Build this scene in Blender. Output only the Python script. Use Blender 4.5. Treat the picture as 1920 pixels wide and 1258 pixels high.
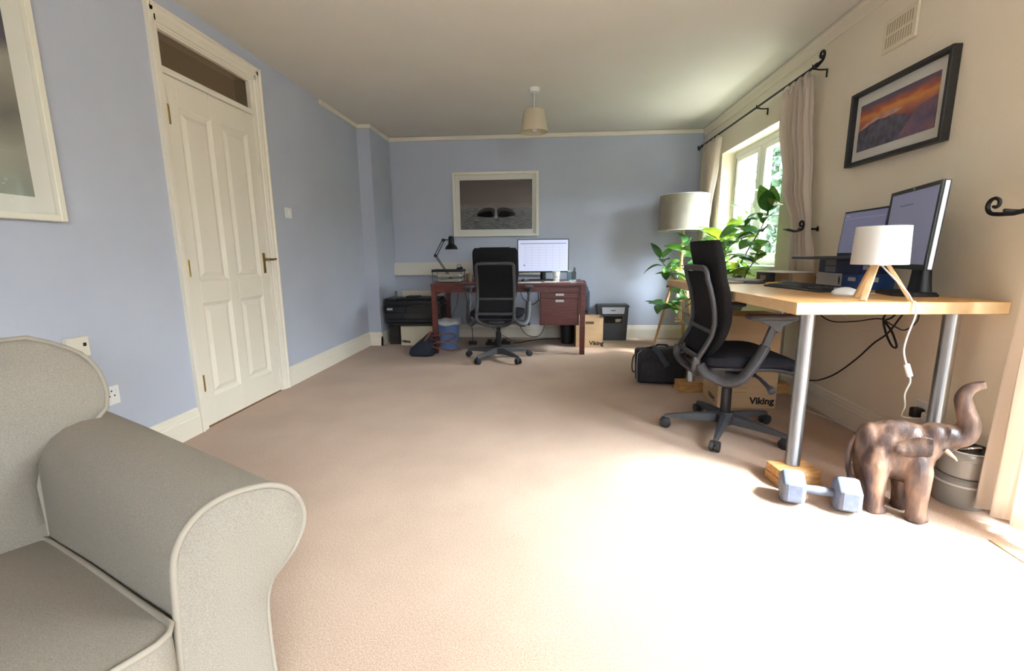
import bpy, bmesh, math, random
from mathutils import Vector, Matrix
for _o in list(bpy.data.objects): bpy.data.objects.remove(_o, do_unlink=True)
SC = bpy.context.scene
COL = SC.collection
R = math.radians
# ---------------------------------------------------------------- camera
FPX, PIT, YAW, ROL = 851.44, .1753, .0772, -.0089
_f = Vector((-math.sin(YAW)*math.cos(PIT), math.cos(YAW)*math.cos(PIT), -math.sin(PIT)))
_r = Vector((math.cos(YAW), math.sin(YAW), 0)); _u = _r.cross(_f)
_r2 = _r*math.cos(ROL) + _u*math.sin(ROL); _u2 = _u*math.cos(ROL) - _r*math.sin(ROL)
cam_d = bpy.data.cameras.new('camera'); cam = bpy.data.objects.new('camera', cam_d); COL.objects.link(cam)
cam_d.sensor_width = 36; cam_d.sensor_fit = 'HORIZONTAL'; cam_d.lens = FPX/1920*36; cam_d.clip_start = .02; cam_d.clip_end = 200
_m = Matrix((_r2, _u2, -_f)).transposed().to_4x4(); _m.translation = (0, 0, 1.0)
cam.matrix_world = _m
SC.camera = cam
# ---------------------------------------------------------------- light
SKY = 11.0; HAZE = 168.0; SUN = 25.0; SUN_ANGLE = 9.0; EXPOSURE = 0.29
SUNDIR = Vector((.85, -.52, 1.12)).normalized()
w = bpy.data.worlds.new('sky'); SC.world = w; w.use_nodes = True
def _sky():
    """pale hazy sky, brighter towards the sun the way thin cloud scatters it"""
    nt = w.node_tree; L = nt.links.new; bg = nt.nodes['Background']; tc = nt.nodes.new('ShaderNodeTexCoord')
    dt = nt.nodes.new('ShaderNodeVectorMath'); dt.operation = 'DOT_PRODUCT'; dt.inputs[1].default_value = SUNDIR; L(tc.outputs['Generated'], dt.inputs[0])
    mx = nt.nodes.new('ShaderNodeMath'); mx.operation = 'MAXIMUM'; mx.inputs[1].default_value = 0; L(dt.outputs['Value'], mx.inputs[0])
    pw = nt.nodes.new('ShaderNodeMath'); pw.operation = 'POWER'; pw.inputs[1].default_value = 8; L(mx.outputs[0], pw.inputs[0])
    ml = nt.nodes.new('ShaderNodeMath'); ml.operation = 'MULTIPLY_ADD'; ml.inputs[1].default_value = HAZE; ml.inputs[2].default_value = SKY; L(pw.outputs[0], ml.inputs[0])
    bg.inputs[0].default_value = (.84, .94, 1.08, 1); L(ml.outputs[0], bg.inputs[1])
_sky()
sun_d = bpy.data.lights.new('sun', 'SUN'); sun_d.energy = SUN; sun_d.angle = R(SUN_ANGLE); sun_d.color = (1, .985, .97)
sun = bpy.data.objects.new('sun', sun_d); COL.objects.link(sun); sun.location = (8, -5, 9)
sun.rotation_euler = (-SUNDIR).to_track_quat('-Z', 'Y').to_euler()
def portal(name, loc, sx, sy, rot=(0, R(90), 0)):
    d = bpy.data.lights.new(name, 'AREA'); d.shape = 'RECTANGLE'; d.size = sx; d.size_y = sy; d.cycles.is_portal = True
    o = bpy.data.objects.new(name, d); COL.objects.link(o); o.location = loc; o.rotation_euler = rot   # default faces -x
portal('window_portal', (2.0, 4.34, 1.44), 1.1, 1.26)
portal('door_portal', (2.0, .9, 1.03), 2.06, 1.4)
portal('added_window_portal', (.85, -1.90, 1.5), 1.4, 1.1, (R(-90), 0, R(180)))  # sky sampling for the added window behind the camera
SC.view_settings.view_transform = 'Standard'; SC.view_settings.look = 'None'
SC.view_settings.gamma = 1; SC.view_settings.use_curve_mapping = False; SC.view_settings.exposure = EXPOSURE
# ---------------------------------------------------------------- materials
def lin(c):
    def f(v):
        v /= 255.0
        return v/12.92 if v <= .04045 else ((v+.055)/1.055)**2.4
    return (f(c[0]), f(c[1]), f(c[2]), 1)
MATS = {}
def mat(name, col, rough=.6, metal=0, col2=None, scale=20, stretch=(1, 1, 1), bump=0, bscale=None, spec=.5, detail=3, trans=0, alpha=1, emit=0, lo=.35, hi=.65, coat=0, sheen=0):
    if name in MATS: return MATS[name]
    m = bpy.data.materials.new(name); m.use_nodes = True; nt = m.node_tree; b = nt.nodes['Principled BSDF']
    b.inputs['Base Color'].default_value = lin(col); b.inputs['Roughness'].default_value = rough; b.inputs['Metallic'].default_value = metal
    b.inputs['Specular IOR Level'].default_value = spec
    if coat: b.inputs['Coat Weight'].default_value = coat; b.inputs['Coat Roughness'].default_value = .1
    if sheen: b.inputs['Sheen Weight'].default_value = sheen
    if trans: b.inputs['Transmission Weight'].default_value = trans
    if alpha < 1: b.inputs['Alpha'].default_value = alpha
    if emit: b.inputs['Emission Color'].default_value = lin(col); b.inputs['Emission Strength'].default_value = emit
    if col2 or bump:
        tc = nt.nodes.new('ShaderNodeTexCoord'); mp = nt.nodes.new('ShaderNodeMapping'); mp.inputs['Scale'].default_value = stretch
        nt.links.new(tc.outputs['Object'], mp.inputs[0])
        nz = nt.nodes.new('ShaderNodeTexNoise'); nz.inputs['Scale'].default_value = scale; nz.inputs['Detail'].default_value = detail
        nt.links.new(mp.outputs[0], nz.inputs['Vector'])
        if col2:
            cr = nt.nodes.new('ShaderNodeValToRGB'); cr.color_ramp.elements[0].position = lo; cr.color_ramp.elements[1].position = hi
            cr.color_ramp.elements[0].color = lin(col); cr.color_ramp.elements[1].color = lin(col2)
            nt.links.new(nz.outputs['Fac'], cr.inputs[0]); nt.links.new(cr.outputs[0], b.inputs['Base Color'])
        if bump:
            nb = nz
            if bscale:
                nb = nt.nodes.new('ShaderNodeTexNoise'); nb.inputs['Scale'].default_value = bscale; nb.inputs['Detail'].default_value = 2
                nt.links.new(mp.outputs[0], nb.inputs['Vector'])
            bp = nt.nodes.new('ShaderNodeBump'); bp.inputs['Strength'].default_value = bump; bp.inputs['Distance'].default_value = .01
            nt.links.new(nb.outputs['Fac'], bp.inputs['Height']); nt.links.new(bp.outputs[0], b.inputs['Normal'])
    MATS[name] = m; return m
def glass_mat(name, col=(245, 250, 248), refl=.08):
    if name in MATS: return MATS[name]
    m = bpy.data.materials.new(name); m.use_nodes = True; nt = m.node_tree; nt.nodes.remove(nt.nodes['Principled BSDF'])
    out = nt.nodes['Material Output']; t = nt.nodes.new('ShaderNodeBsdfTransparent'); t.inputs[0].default_value = lin(col)
    g = nt.nodes.new('ShaderNodeBsdfGlossy'); g.inputs['Roughness'].default_value = .02
    mx = nt.nodes.new('ShaderNodeMixShader'); mx.inputs[0].default_value = refl
    nt.links.new(t.outputs[0], mx.inputs[1]); nt.links.new(g.outputs[0], mx.inputs[2]); nt.links.new(mx.outputs[0], out.inputs[0])
    MATS[name] = m; return m
def thin_mat(name, col, trans=.5, rough=.9, col2=None, tcol=None):
    """cloth, paper shades and leaves: diffuse in front, light seeping through"""
    if name in MATS: return MATS[name]
    m = bpy.data.materials.new(name); m.use_nodes = True; nt = m.node_tree; b = nt.nodes['Principled BSDF']
    b.inputs['Base Color'].default_value = lin(col); b.inputs['Roughness'].default_value = rough
    t = nt.nodes.new('ShaderNodeBsdfTranslucent'); t.inputs[0].default_value = lin(tcol or col)
    mx = nt.nodes.new('ShaderNodeMixShader'); mx.inputs[0].default_value = trans
    nt.links.new(b.outputs[0], mx.inputs[1]); nt.links.new(t.outputs[0], mx.inputs[2]); nt.links.new(mx.outputs[0], nt.nodes['Material Output'].inputs[0])
    if col2:
        tc = nt.nodes.new('ShaderNodeTexCoord'); nz = nt.nodes.new('ShaderNodeTexNoise'); nz.inputs['Scale'].default_value = 14
        nt.links.new(tc.outputs['Object'], nz.inputs['Vector'])
        cr = nt.nodes.new('ShaderNodeValToRGB'); cr.color_ramp.elements[0].color = lin(col); cr.color_ramp.elements[1].color = lin(col2)
        cr.color_ramp.elements[0].position = .4; cr.color_ramp.elements[1].position = .6
        nt.links.new(nz.outputs['Fac'], cr.inputs[0]); nt.links.new(cr.outputs[0], b.inputs['Base Color'])
    MATS[name] = m; return m
# ---------------------------------------------------------------- object helpers
def thing(name, label, cat, loc=(0, 0, 0), rz=0, group=None):
    o = bpy.data.objects.new(name, None); COL.objects.link(o); o.location = loc; o.rotation_euler = (0, 0, rz); o.empty_display_size = .05
    o['label'] = label; o['category'] = cat
    if group: o['group'] = group
    return o
def inv(parent):
    return Matrix.LocRotScale(parent.location, parent.rotation_euler, None).inverted()
def tag(o, label, cat, group=None):
    o['label'] = label; o['category'] = cat
    if group: o['group'] = group
    return o
def struct(o):
    o['kind'] = 'structure'; return o
def OBJ(name, bm, m, parent=None, smooth=False, world=False, label=None, auto=None):
    """one bmesh -> one mesh object; world=True: the shape is in room coordinates although it has a parent"""
    me = bpy.data.meshes.new(name); bmesh.ops.recalc_face_normals(bm, faces=bm.faces); bm.to_mesh(me); bm.free()
    if isinstance(m, (list, tuple)):
        for k in m: me.materials.append(k)
    else: me.materials.append(m)
    if smooth:
        me.polygons.foreach_set('use_smooth', [True]*len(me.polygons))
        if auto is not None:
            me.set_sharp_from_angle(angle=R(auto))
    o = bpy.data.objects.new(name, me); COL.objects.link(o)
    if parent:
        o.parent = parent
        if world: o.matrix_parent_inverse = inv(parent)
    if label: o['label'] = label
    return o
def B(): return bmesh.new()
def box(bm, x0, x1, y0, y1, z0, z1, bev=0, seg=2, M=None, mi=0):
    r = bmesh.ops.create_cube(bm, size=1); vs = r['verts']
    for v in vs: v.co = Vector(((x0+x1)/2 + v.co.x*(x1-x0), (y0+y1)/2 + v.co.y*(y1-y0), (z0+z1)/2 + v.co.z*(z1-z0)))
    fs = list({f for v in vs for f in v.link_faces})
    for f in fs: f.material_index = mi
    if bev:
        es = list({e for v in vs for e in v.link_edges})
        rr = bmesh.ops.bevel(bm, geom=es, offset=bev, segments=seg, affect='EDGES', profile=.5)
        vs = list({v for f in rr['faces'] for v in f.verts} | {v for v in vs if v.is_valid})
        for f in {f for v in vs for f in v.link_faces}: f.material_index = mi
    if M is not None: bmesh.ops.transform(bm, matrix=M, verts=vs)
    return vs
def bx(x0, x1, y0, y1, z0, z1, bev=0, seg=2):
    bm = B(); box(bm, x0, x1, y0, y1, z0, z1, bev, seg); return bm
def frame_to(d):
    d = d.normalized(); a = Vector((0, 0, 1)) if abs(d.z) < .95 else Vector((1, 0, 0))
    x = a.cross(d).normalized(); return x, d.cross(x)
def tube(bm, pts, r, seg=10, closed=False, cap=True, sq=None, up=None):
    """sweep a circle (or an sq = (w, h) superellipse) along points; r number or list"""
    pts = [Vector(p) for p in pts]; n = len(pts); rs = r if isinstance(r, (list, tuple)) else [r]*n
    rings = []; px = None
    for i, p in enumerate(pts):
        if closed: d = pts[(i+1) % n] - pts[i-1]
        else: d = pts[min(i+1, n-1)] - pts[max(i-1, 0)]
        d.normalize()
        if px is None:
            if up is not None:
                y = Vector(up); x = y.cross(d).normalized(); y = d.cross(x)
            else: x, y = frame_to(d)
        else:
            x = (px - d*px.dot(d)).normalized(); y = d.cross(x)
        px = x; ring = []
        for k in range(seg):
            a = 2*math.pi*k/seg; c, s = math.cos(a), math.sin(a)
            if sq:
                e = .45; c = math.copysign(abs(c)**e, c); s = math.copysign(abs(s)**e, s)
                ring.append(bm.verts.new(p + x*c*sq[0]*rs[i] + y*s*sq[1]*rs[i]))
            else: ring.append(bm.verts.new(p + (x*c + y*s)*rs[i]))
        rings.append(ring)
    m = n if closed else n-1
    for i in range(m):
        a, b = rings[i], rings[(i+1) % n]
        for k in range(seg): bm.faces.new((a[k], a[(k+1) % seg], b[(k+1) % seg], b[k]))
    if cap and not closed:
        bm.faces.new(rings[0][::-1]); bm.faces.new(rings[-1])
    return rings
def cyl(bm, p0, p1, r0, r1=None, seg=20): return tube(bm, [p0, p1], [r0, r0 if r1 is None else r1], seg)
def lathe(bm, prof, seg=28, c=(0, 0), M=None):
    """profile [(r, z)] turned about the vertical axis at c"""
    rings = []; vs = []
    for r, z in prof:
        if r < 1e-5:
            v = bm.verts.new((c[0], c[1], z)); rings.append([v]); vs.append(v)
        else:
            ring = [bm.verts.new((c[0]+r*math.cos(2*math.pi*k/seg), c[1]+r*math.sin(2*math.pi*k/seg), z)) for k in range(seg)]; rings.append(ring); vs += ring
    for a, b in zip(rings, rings[1:]):
        for k in range(seg):
            k2 = (k+1) % seg
            if len(a) == 1 and len(b) == 1: continue
            if len(a) == 1: bm.faces.new((a[0], b[k2], b[k]))
            elif len(b) == 1: bm.faces.new((a[k], a[k2], b[0]))
            else: bm.faces.new((a[k], a[k2], b[k2], b[k]))
    if M is not None: bmesh.ops.transform(bm, matrix=M, verts=vs)
    return vs
def prism(bm, poly, axis, a0, a1):
    """extrude a 2-D polygon along axis: x -> (y,z), y -> (x,z), z -> (x,y)"""
    def P(u, v, a): return {'x': (a, u, v), 'y': (u, a, v), 'z': (u, v, a)}[axis]
    A = [bm.verts.new(P(u, v, a0)) for u, v in poly]; C = [bm.verts.new(P(u, v, a1)) for u, v in poly]; n = len(poly)
    bm.faces.new(A[::-1]); bm.faces.new(C)
    for i in range(n): bm.faces.new((A[i], A[(i+1) % n], C[(i+1) % n], C[i]))
    return A + C
def ellip(bm, c, r, M=None, u=20, v=12):
    rr = bmesh.ops.create_uvsphere(bm, u_segments=u, v_segments=v, radius=1); vs = rr['verts']
    for q in vs: q.co = Vector((q.co.x*r[0], q.co.y*r[1], q.co.z*r[2]))
    if M is not None: bmesh.ops.transform(bm, matrix=M, verts=vs)
    bmesh.ops.translate(bm, verts=vs, vec=Vector(c)); return vs
def spline(pts, n=8, closed=False):
    """Catmull-Rom through the points"""
    P = [Vector(p) for p in pts]; out = []; m = len(P)
    for i in range(m if closed else m-1):
        if closed: a, b, c, d = P[i-1], P[i], P[(i+1) % m], P[(i+2) % m]
        else: a, b, c, d = P[max(i-1, 0)], P[i], P[i+1], P[min(i+2, m-1)]
        for k in range(n):
            t = k/n; out.append(.5*((2*b) + (c-a)*t + (2*a-5*b+4*c-d)*t*t + (3*b-a-3*c+d)*t*t*t))
    if not closed: out.append(P[-1])
    return out
def modded(o, *mods):
    """apply modifiers to o's mesh: ('REMESH', {...}) etc."""
    for t, kw in mods:
        md = o.modifiers.new(t.lower(), t)
        for k, v in kw.items(): setattr(md, k, v)
    dg = bpy.context.evaluated_depsgraph_get(); dg.update(); e = o.evaluated_get(dg); me = bpy.data.meshes.new_from_object(e)
    o.modifiers.clear(); old = o.data; o.data = me; bpy.data.meshes.remove(old)
    me.polygons.foreach_set('use_smooth', [True]*len(me.polygons)); return o
def text(name, body, size, M, m, parent, depth=.0006, shear=0, bold=0, world=False):
    cu = bpy.data.curves.new(name, 'FONT'); cu.body = body; cu.size = size; cu.extrude = depth; cu.align_x = 'CENTER'; cu.align_y = 'CENTER'; cu.shear = shear; cu.offset = bold; cu.resolution_u = 3
    o = bpy.data.objects.new(name, cu); COL.objects.link(o)
    dg = bpy.context.evaluated_depsgraph_get(); dg.update(); me = bpy.data.meshes.new_from_object(o.evaluated_get(dg))
    bpy.data.objects.remove(o); bpy.data.curves.remove(cu)
    me.transform(M); me.materials.clear(); me.materials.append(m)
    o = bpy.data.objects.new(name, me); COL.objects.link(o)
    if parent:
        o.parent = parent
        if world: o.matrix_parent_inverse = inv(parent)
    return o
def basis(o, x, y):
    x = Vector(x).normalized(); y = Vector(y).normalized(); z = x.cross(y)
    m = Matrix((x, y, z)).transposed().to_4x4(); m.translation = Vector(o); return m
def share(o, parent, loc=(0, 0, 0), rot=(0, 0, 0), name=None):
    c = o.copy(); COL.objects.link(c); c.parent = parent; c.location = loc; c.rotation_euler = rot; return c
def copy_tree(o, parent=None):
    c = o.copy(); COL.objects.link(c)
    if parent: c.parent = parent
    for ch in list(o.children): copy_tree(ch, c)
    return c
# ================================================================ THE ROOM
XL, XR, YB, YF, H = -2.009, 1.754, 5.525, -1.75, 2.366
m_blue = mat('pale_blue_paint', (191, 195, 209), .85, col2=(188, 192, 207), scale=3, bump=.06, bscale=60)
m_cream = mat('cream_paint', (240, 229, 208), .85, col2=(237, 225, 203), scale=3, bump=.06, bscale=60)
m_ceil = mat('ceiling_paint', (233, 227, 217), .9, col2=(230, 224, 213), scale=2, bump=.03, bscale=50)
m_trim = mat('ivory_gloss_paint', (238, 229, 213), .4)
m_white = mat('white_paint', (240, 238, 232), .45)
m_brass = mat('aged_brass', (150, 125, 70), .35, 1)
m_black = mat('black_plastic', (22, 22, 24), .45)
m_blackm = mat('wrought_iron_black', (26, 25, 26), .5, .3)
m_whitep = mat('white_plastic', (236, 236, 234), .35)

def carpet():
    m = bpy.data.materials.new('beige_carpet'); m.use_nodes = True; nt = m.node_tree; b = nt.nodes['Principled BSDF']
    b.inputs['Roughness'].default_value = 1; b.inputs['Specular IOR Level'].default_value = .05; b.inputs['Sheen Weight'].default_value = .15
    tc = nt.nodes.new('ShaderNodeTexCoord')
    n1 = nt.nodes.new('ShaderNodeTexNoise'); n1.inputs['Scale'].default_value = 260; n1.inputs['Detail'].default_value = 2
    n2 = nt.nodes.new('ShaderNodeTexNoise'); n2.inputs['Scale'].default_value = 2.2; n2.inputs['Detail'].default_value = 4
    c1 = nt.nodes.new('ShaderNodeValToRGB'); c1.color_ramp.elements[0].color = lin((165, 135, 114)); c1.color_ramp.elements[1].color = lin((201, 175, 155))
    c1.color_ramp.elements[0].position = .3; c1.color_ramp.elements[1].position = .7
    c2 = nt.nodes.new('ShaderNodeValToRGB'); c2.color_ramp.elements[0].color = (.9, .89, .88, 1); c2.color_ramp.elements[1].color = (1, 1, 1, 1)
    c2.color_ramp.elements[0].position = .35; c2.color_ramp.elements[1].position = .65
    mx = nt.nodes.new('ShaderNodeMix'); mx.data_type = 'RGBA'; mx.blend_type = 'MULTIPLY'; mx.inputs[0].default_value = 1
    bp = nt.nodes.new('ShaderNodeBump'); bp.inputs['Strength'].default_value = .35; bp.inputs['Distance'].default_value = .006
    L = nt.links.new
    L(tc.outputs['Object'], n1.inputs['Vector']); L(tc.outputs['Object'], n2.inputs['Vector']); L(n1.outputs[0], c1.inputs[0]); L(n2.outputs[0], c2.inputs[0])
    L(c1.outputs[0], mx.inputs[6]); L(c2.outputs[0], mx.inputs[7]); L(mx.outputs[2], b.inputs['Base Color']); L(n1.outputs[0], bp.inputs['Height']); L(bp.outputs[0], b.inputs['Normal'])
    return m
struct(OBJ('floor', bx(XL-.12, XR+.3, YF, YB, -.08, 0), carpet()))
struct(OBJ('ceiling', bx(XL-.12, XR+.3, YF, YB, H, H+.1), m_ceil))
bm = B()
box(bm, XL-.12, XL, YF, 2.40, 0, H); box(bm, XL-.12, XL, 3.215, YB+.12, 0, H); box(bm, XL-.12, XL, 2.40, 3.215, 2.20, H)
box(bm, XL, -1.865, 4.945, YB, 0, H)
struct(OBJ('wall_left', bm, m_blue))
struct(OBJ('wall_back', bx(XL-.12, XR+.3, YB, YB+.12, 0, H), m_blue))
bm = B(); FX0, FX1, FZ0, FZ1 = .15, 1.55, .95, 2.05     # added opening behind the camera, lets in extra daylight to even the room
box(bm, XL-.12, FX0, YF-.12, YF, 0, H); box(bm, FX1, XR+.3, YF-.12, YF, 0, H); box(bm, FX0, FX1, YF-.12, YF, 0, FZ0); box(bm, FX0, FX1, YF-.12, YF, FZ1, H)
struct(OBJ('wall_front', bm, m_blue))
w2 = bpy.data.objects.new('added_window', None); COL.objects.link(w2); w2.location = (.85, YF-.06, FZ0); struct(w2)
w2['label'] = 'added white window behind the camera to even out the light'
for (a0, a1, b0, b1) in ((FX0, FX0+.06, FZ0, FZ1), (FX1-.06, FX1, FZ0, FZ1), (FX0+.06, FX1-.06, FZ0, FZ0+.06), (FX0+.06, FX1-.06, FZ1-.06, FZ1), (.82, .88, FZ0+.06, FZ1-.06)):
    OBJ('window_frame', bx(a0, a1, YF-.10, YF-.04, b0, b1), m_white, w2, world=True)
OBJ('pane', bx(FX0+.06, FX1-.06, YF-.072, YF-.066, FZ0+.06, FZ1-.06), glass_mat('window_glass', (250, 252, 250), .04), w2, world=True)
WY0, WY1, WZ0, WZ1 = 3.70, 4.96, .895, 1.985        # window opening
DY0, DY1, DZ1 = .20, 1.60, 2.06                    # garden door opening
XO = XR+.3
bm = B()
box(bm, XR, XO, YF, DY0, 0, H); box(bm, XR, XO, DY0, DY1, DZ1, H); box(bm, XR, XO, DY1, WY0, 0, H)
box(bm, XR, XO, WY0, WY1, 0, WZ0); box(bm, XR, XO, WY0, WY1, WZ1, H); box(bm, XR, XO, WY1, YB, 0, H)
struct(OBJ('wall_right', bm, m_cream))
# hallway seen through the glass above the door
bm = B(); box(bm, -3.3, -3.2, 1.6, 4.2, 0, H); box(bm, -3.2, XL-.12, 1.5, 1.6, 0, H); box(bm, -3.2, XL-.12, 4.2, 4.3, 0, H)
box(bm, -3.3, XL-.12, 1.5, 4.3, H, H+.1); box(bm, -3.3, XL-.12, 1.5, 4.3, -.1, 0)
struct(OBJ('wall_hallway', bm, mat('hallway_paint', (205, 190, 165), .9)))
hl = bpy.data.lights.new('hallway_fill', 'POINT'); hl.energy = 7; hl.color = (1, .85, .65); hl.shadow_soft_size = .06  # unseen fill light added to lift the hallway behind the fanlight
ho = bpy.data.objects.new('hallway_fill', hl); COL.objects.link(ho); ho.location = (-2.75, 3.6, 1.2)

# baseboards: a moulded profile swept along each wall
BP = [(0, 0), (.018, 0), (.018, .105), (.014, .112), (.014, .122), (.010, .130), (.009, .142), (.004, .150), (0, .153)]
def baseboard(name, p0, p1, nrm):
    bm = B(); d = Vector(p1) - Vector(p0); n = Vector(nrm)
    A = [bm.verts.new(Vector(p0) + n*u + Vector((0, 0, v))) for u, v in BP]; C = [bm.verts.new(Vector(p1) + n*u + Vector((0, 0, v))) for u, v in BP]
    k = len(BP); bm.faces.new(A); bm.faces.new(C[::-1])
    for i in range(k): bm.faces.new((A[i], A[(i+1) % k], C[(i+1) % k], C[i]))
    return struct(OBJ(name, bm, m_trim))
baseboard('baseboard_left', (XL, 3.285, 0), (XL, 4.945, 0), (1, 0, 0)); baseboard('baseboard_left_near', (XL, YF, 0), (XL, 2.36, 0), (1, 0, 0))
baseboard('baseboard_pier_front', (XL, 4.945, 0), (-1.865+.018, 4.945, 0), (0, -1, 0)); baseboard('baseboard_pier_side', (-1.865, 4.945-.018, 0), (-1.865, YB, 0), (1, 0, 0))
baseboard('baseboard_back', (-1.865, YB, 0), (XR, YB, 0), (0, -1, 0)); baseboard('baseboard_right', (XR, DY1+.02, 0), (XR, YB, 0), (-1, 0, 0))
# ceiling strips
def strip(name, x0, x1, y0, y1, h):
    return struct(OBJ(name, bx(x0, x1, y0, y1, H-h, H-.004, .003, 1), m_trim))
strip('trim_1', XL, XL+.022, 4.15, 4.945, .045); strip('trim_2', XL, -1.865+.022, 4.945-.022, 4.945, .045); strip('trim_3', -1.865, -1.843, 4.925, YB, .045)
strip('trim_4', -1.865, XR, YB-.022, YB, .048)
bm = B(); prism(bm, [(XR, H-.085), (XR-.012, H-.085), (XR-.016, H-.07), (XR-.020, H-.03), (XR-.030, H-.02), (XR-.030, H-.004), (XR, H-.004)], 'y', YF, YB-.022)
struct(OBJ('trim_5', bm, m_cream))
# thin metal bar along the edge of the carpet in front of the garden door
struct(OBJ('trim_6', bx(1.548, 1.562, -.2, 1.565, 0, .004, .0015, 1), mat('carpet_bar', (150, 120, 80), .5)))

# ---------------------------------------------------------------- inner door with fanlight
d1 = bpy.data.objects.new('door_1', None); COL.objects.link(d1); d1.location = (XL, 2.8, 0); struct(d1); d1.empty_display_size = .1
d1['label'] = 'ivory four panel door with a fanlight in the blue wall'
def D(name, bm, m=m_trim, **k): return OBJ(name, bm, m, d1, world=True, **k)
def arch(y0, y1, z0, z1):   # architrave piece with stepped moulding
    bm = B(); box(bm, XL, XL+.016, y0, y1, z0, z1, .003, 1); return bm
bm = B(); prism(bm, [(XL, 2.362), (XL+.022, 2.362), (XL+.024, 2.375), (XL+.015, 2.382), (XL+.015, 2.405), (XL+.010, 2.412), (XL+.010, 2.422), (XL, 2.425)], 'z', 0, 2.2775); D('architrave', bm)
bm = B(); prism(bm, [(XL, 3.283), (XL+.022, 3.283), (XL+.024, 3.27), (XL+.015, 3.263), (XL+.015, 3.24), (XL+.010, 3.232), (XL+.010, 3.222), (XL, 3.218)], 'z', 0, 2.2775); D('architrave', bm)
bm = B(); prism(bm, [(XL, 2.277), (XL+.022, 2.277), (XL+.024, 2.264), (XL+.015, 2.257), (XL+.015, 2.235), (XL+.010, 2.227), (XL+.010, 2.198), (XL, 2.196)], 'y', 2.386, 3.259); D('architrave', bm)
bm = B(); box(bm, XL-.12, XL, 2.40, 2.428, 0, 2.2); D('jamb', bm)
bm = B(); box(bm, XL-.12, XL, 3.190, 3.215, 0, 2.2); D('jamb', bm)
bm = B(); box(bm, XL-.12, XL, 2.428, 3.19, 2.185, 2.2); D('head', bm)
bm = B(); box(bm, XL-.10, XL-.004, 2.428, 3.19, 1.962, 1.985, .003, 1); D('transom_bar', bm)
bm = B()
for a in ((2.428, 2.44, 1.985, 2.185), (3.178, 3.19, 1.985, 2.185)): box(bm, XL-.05, XL-.006, a[0], a[1], a[2], a[3])
box(bm, XL-.05, XL-.006, 2.44, 3.178, 2.173, 2.185); box(bm, XL-.05, XL-.006, 2.44, 3.178, 1.985, 1.995); D('glazing_bead', bm)
bm = B(); box(bm, XL-.034, XL-.030, 2.44, 3.178, 1.995, 2.173); D('pane', bm, glass_mat('fanlight_glass', (200, 195, 185), .1))
leaf = D('door_leaf', bx(XL-.040, XL-.022, 2.431, 3.187, .006, 1.958))
XD = XL-.022
def L_(name, bm, m=m_trim): return OBJ(name, bm, m, leaf, world=False)
leaf.matrix_parent_inverse = inv(d1)
for (y0, y1) in ((2.431, 2.520), (2.765, 2.853), (3.100, 3.187)): L_('stile', bx(XD-.002, XD+.014, y0, y1, .006, 1.958, .002, 1))
for (z0, z1) in ((.006, .175), (.735, .865), (1.815, 1.958)):
    for (y0, y1) in ((2.520, 2.765), (2.853, 3.100)): L_('rail', bx(XD-.002, XD+.014, y0, y1, z0, z1, .002, 1))
for (y0, y1) in ((2.520, 2.765), (2.853, 3.100)):
    for (z0, z1) in ((.175, .735), (.865, 1.815)):
        bm = B(); g = .03    # raised and fielded panel
        P0 = [(y0, z0), (y1, z0), (y1, z1), (y0, z1)]; P1 = [(y0+g, z0+g), (y1-g, z0+g), (y1-g, z1-g), (y0+g, z1-g)]; P2 = [(y0+g+.022, z0+g+.022), (y1-g-.022, z0+g+.022), (y1-g-.022, z1-g-.022), (y0+g+.022, z1-g-.022)]
        rr = [[bm.verts.new((x, p[0], p[1])) for p in PP] for x, PP in ((XD+.012, P0), (XD+.001, [(a*.35+b*.65, c*.35+d*.65) for (a, c), (b, d) in zip(P0, P1)]), (XD+.002, P1), (XD+.010, P2))]
        for a, b in zip(rr, rr[1:]):
            for i in range(4): bm.faces.new((a[i], a[(i+1) % 4], b[(i+1) % 4], b[i]))
        bm.faces.new(rr[-1]); L_('panel', bm)
for z in (1.755, .942, .272):
    bm = B(); cyl(bm, (XL+.004, 2.430, z-.048), (XL+.004, 2.430, z+.048), .0075, seg=10); box(bm, XL-.0085, XL-.006, 2.431, 2.456, z-.047, z+.047); D('hinge', bm, m_brass)
bm = B(); box(bm, XD+.014, XD+.019, 3.132, 3.158, .888, 1.030, .002, 1)
tube(bm, [(XD+.018, 3.145, .985), (XD+.055, 3.145, .985)], .008, 10); tube(bm, [(XD+.055, 3.138, .985), (XD+.056, 3.19, .984), (XD+.054, 3.235, .988)], [.009, .008, .006], 10)
OBJ('door_handle', bm, m_brass, leaf, smooth=True, auto=40)
struct(OBJ('threshold', bx(XL-.12, XL+.004, 2.428, 3.19, 0, .006, .002, 1), mat('threshold_wood', (130, 90, 55), .5)))

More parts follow.
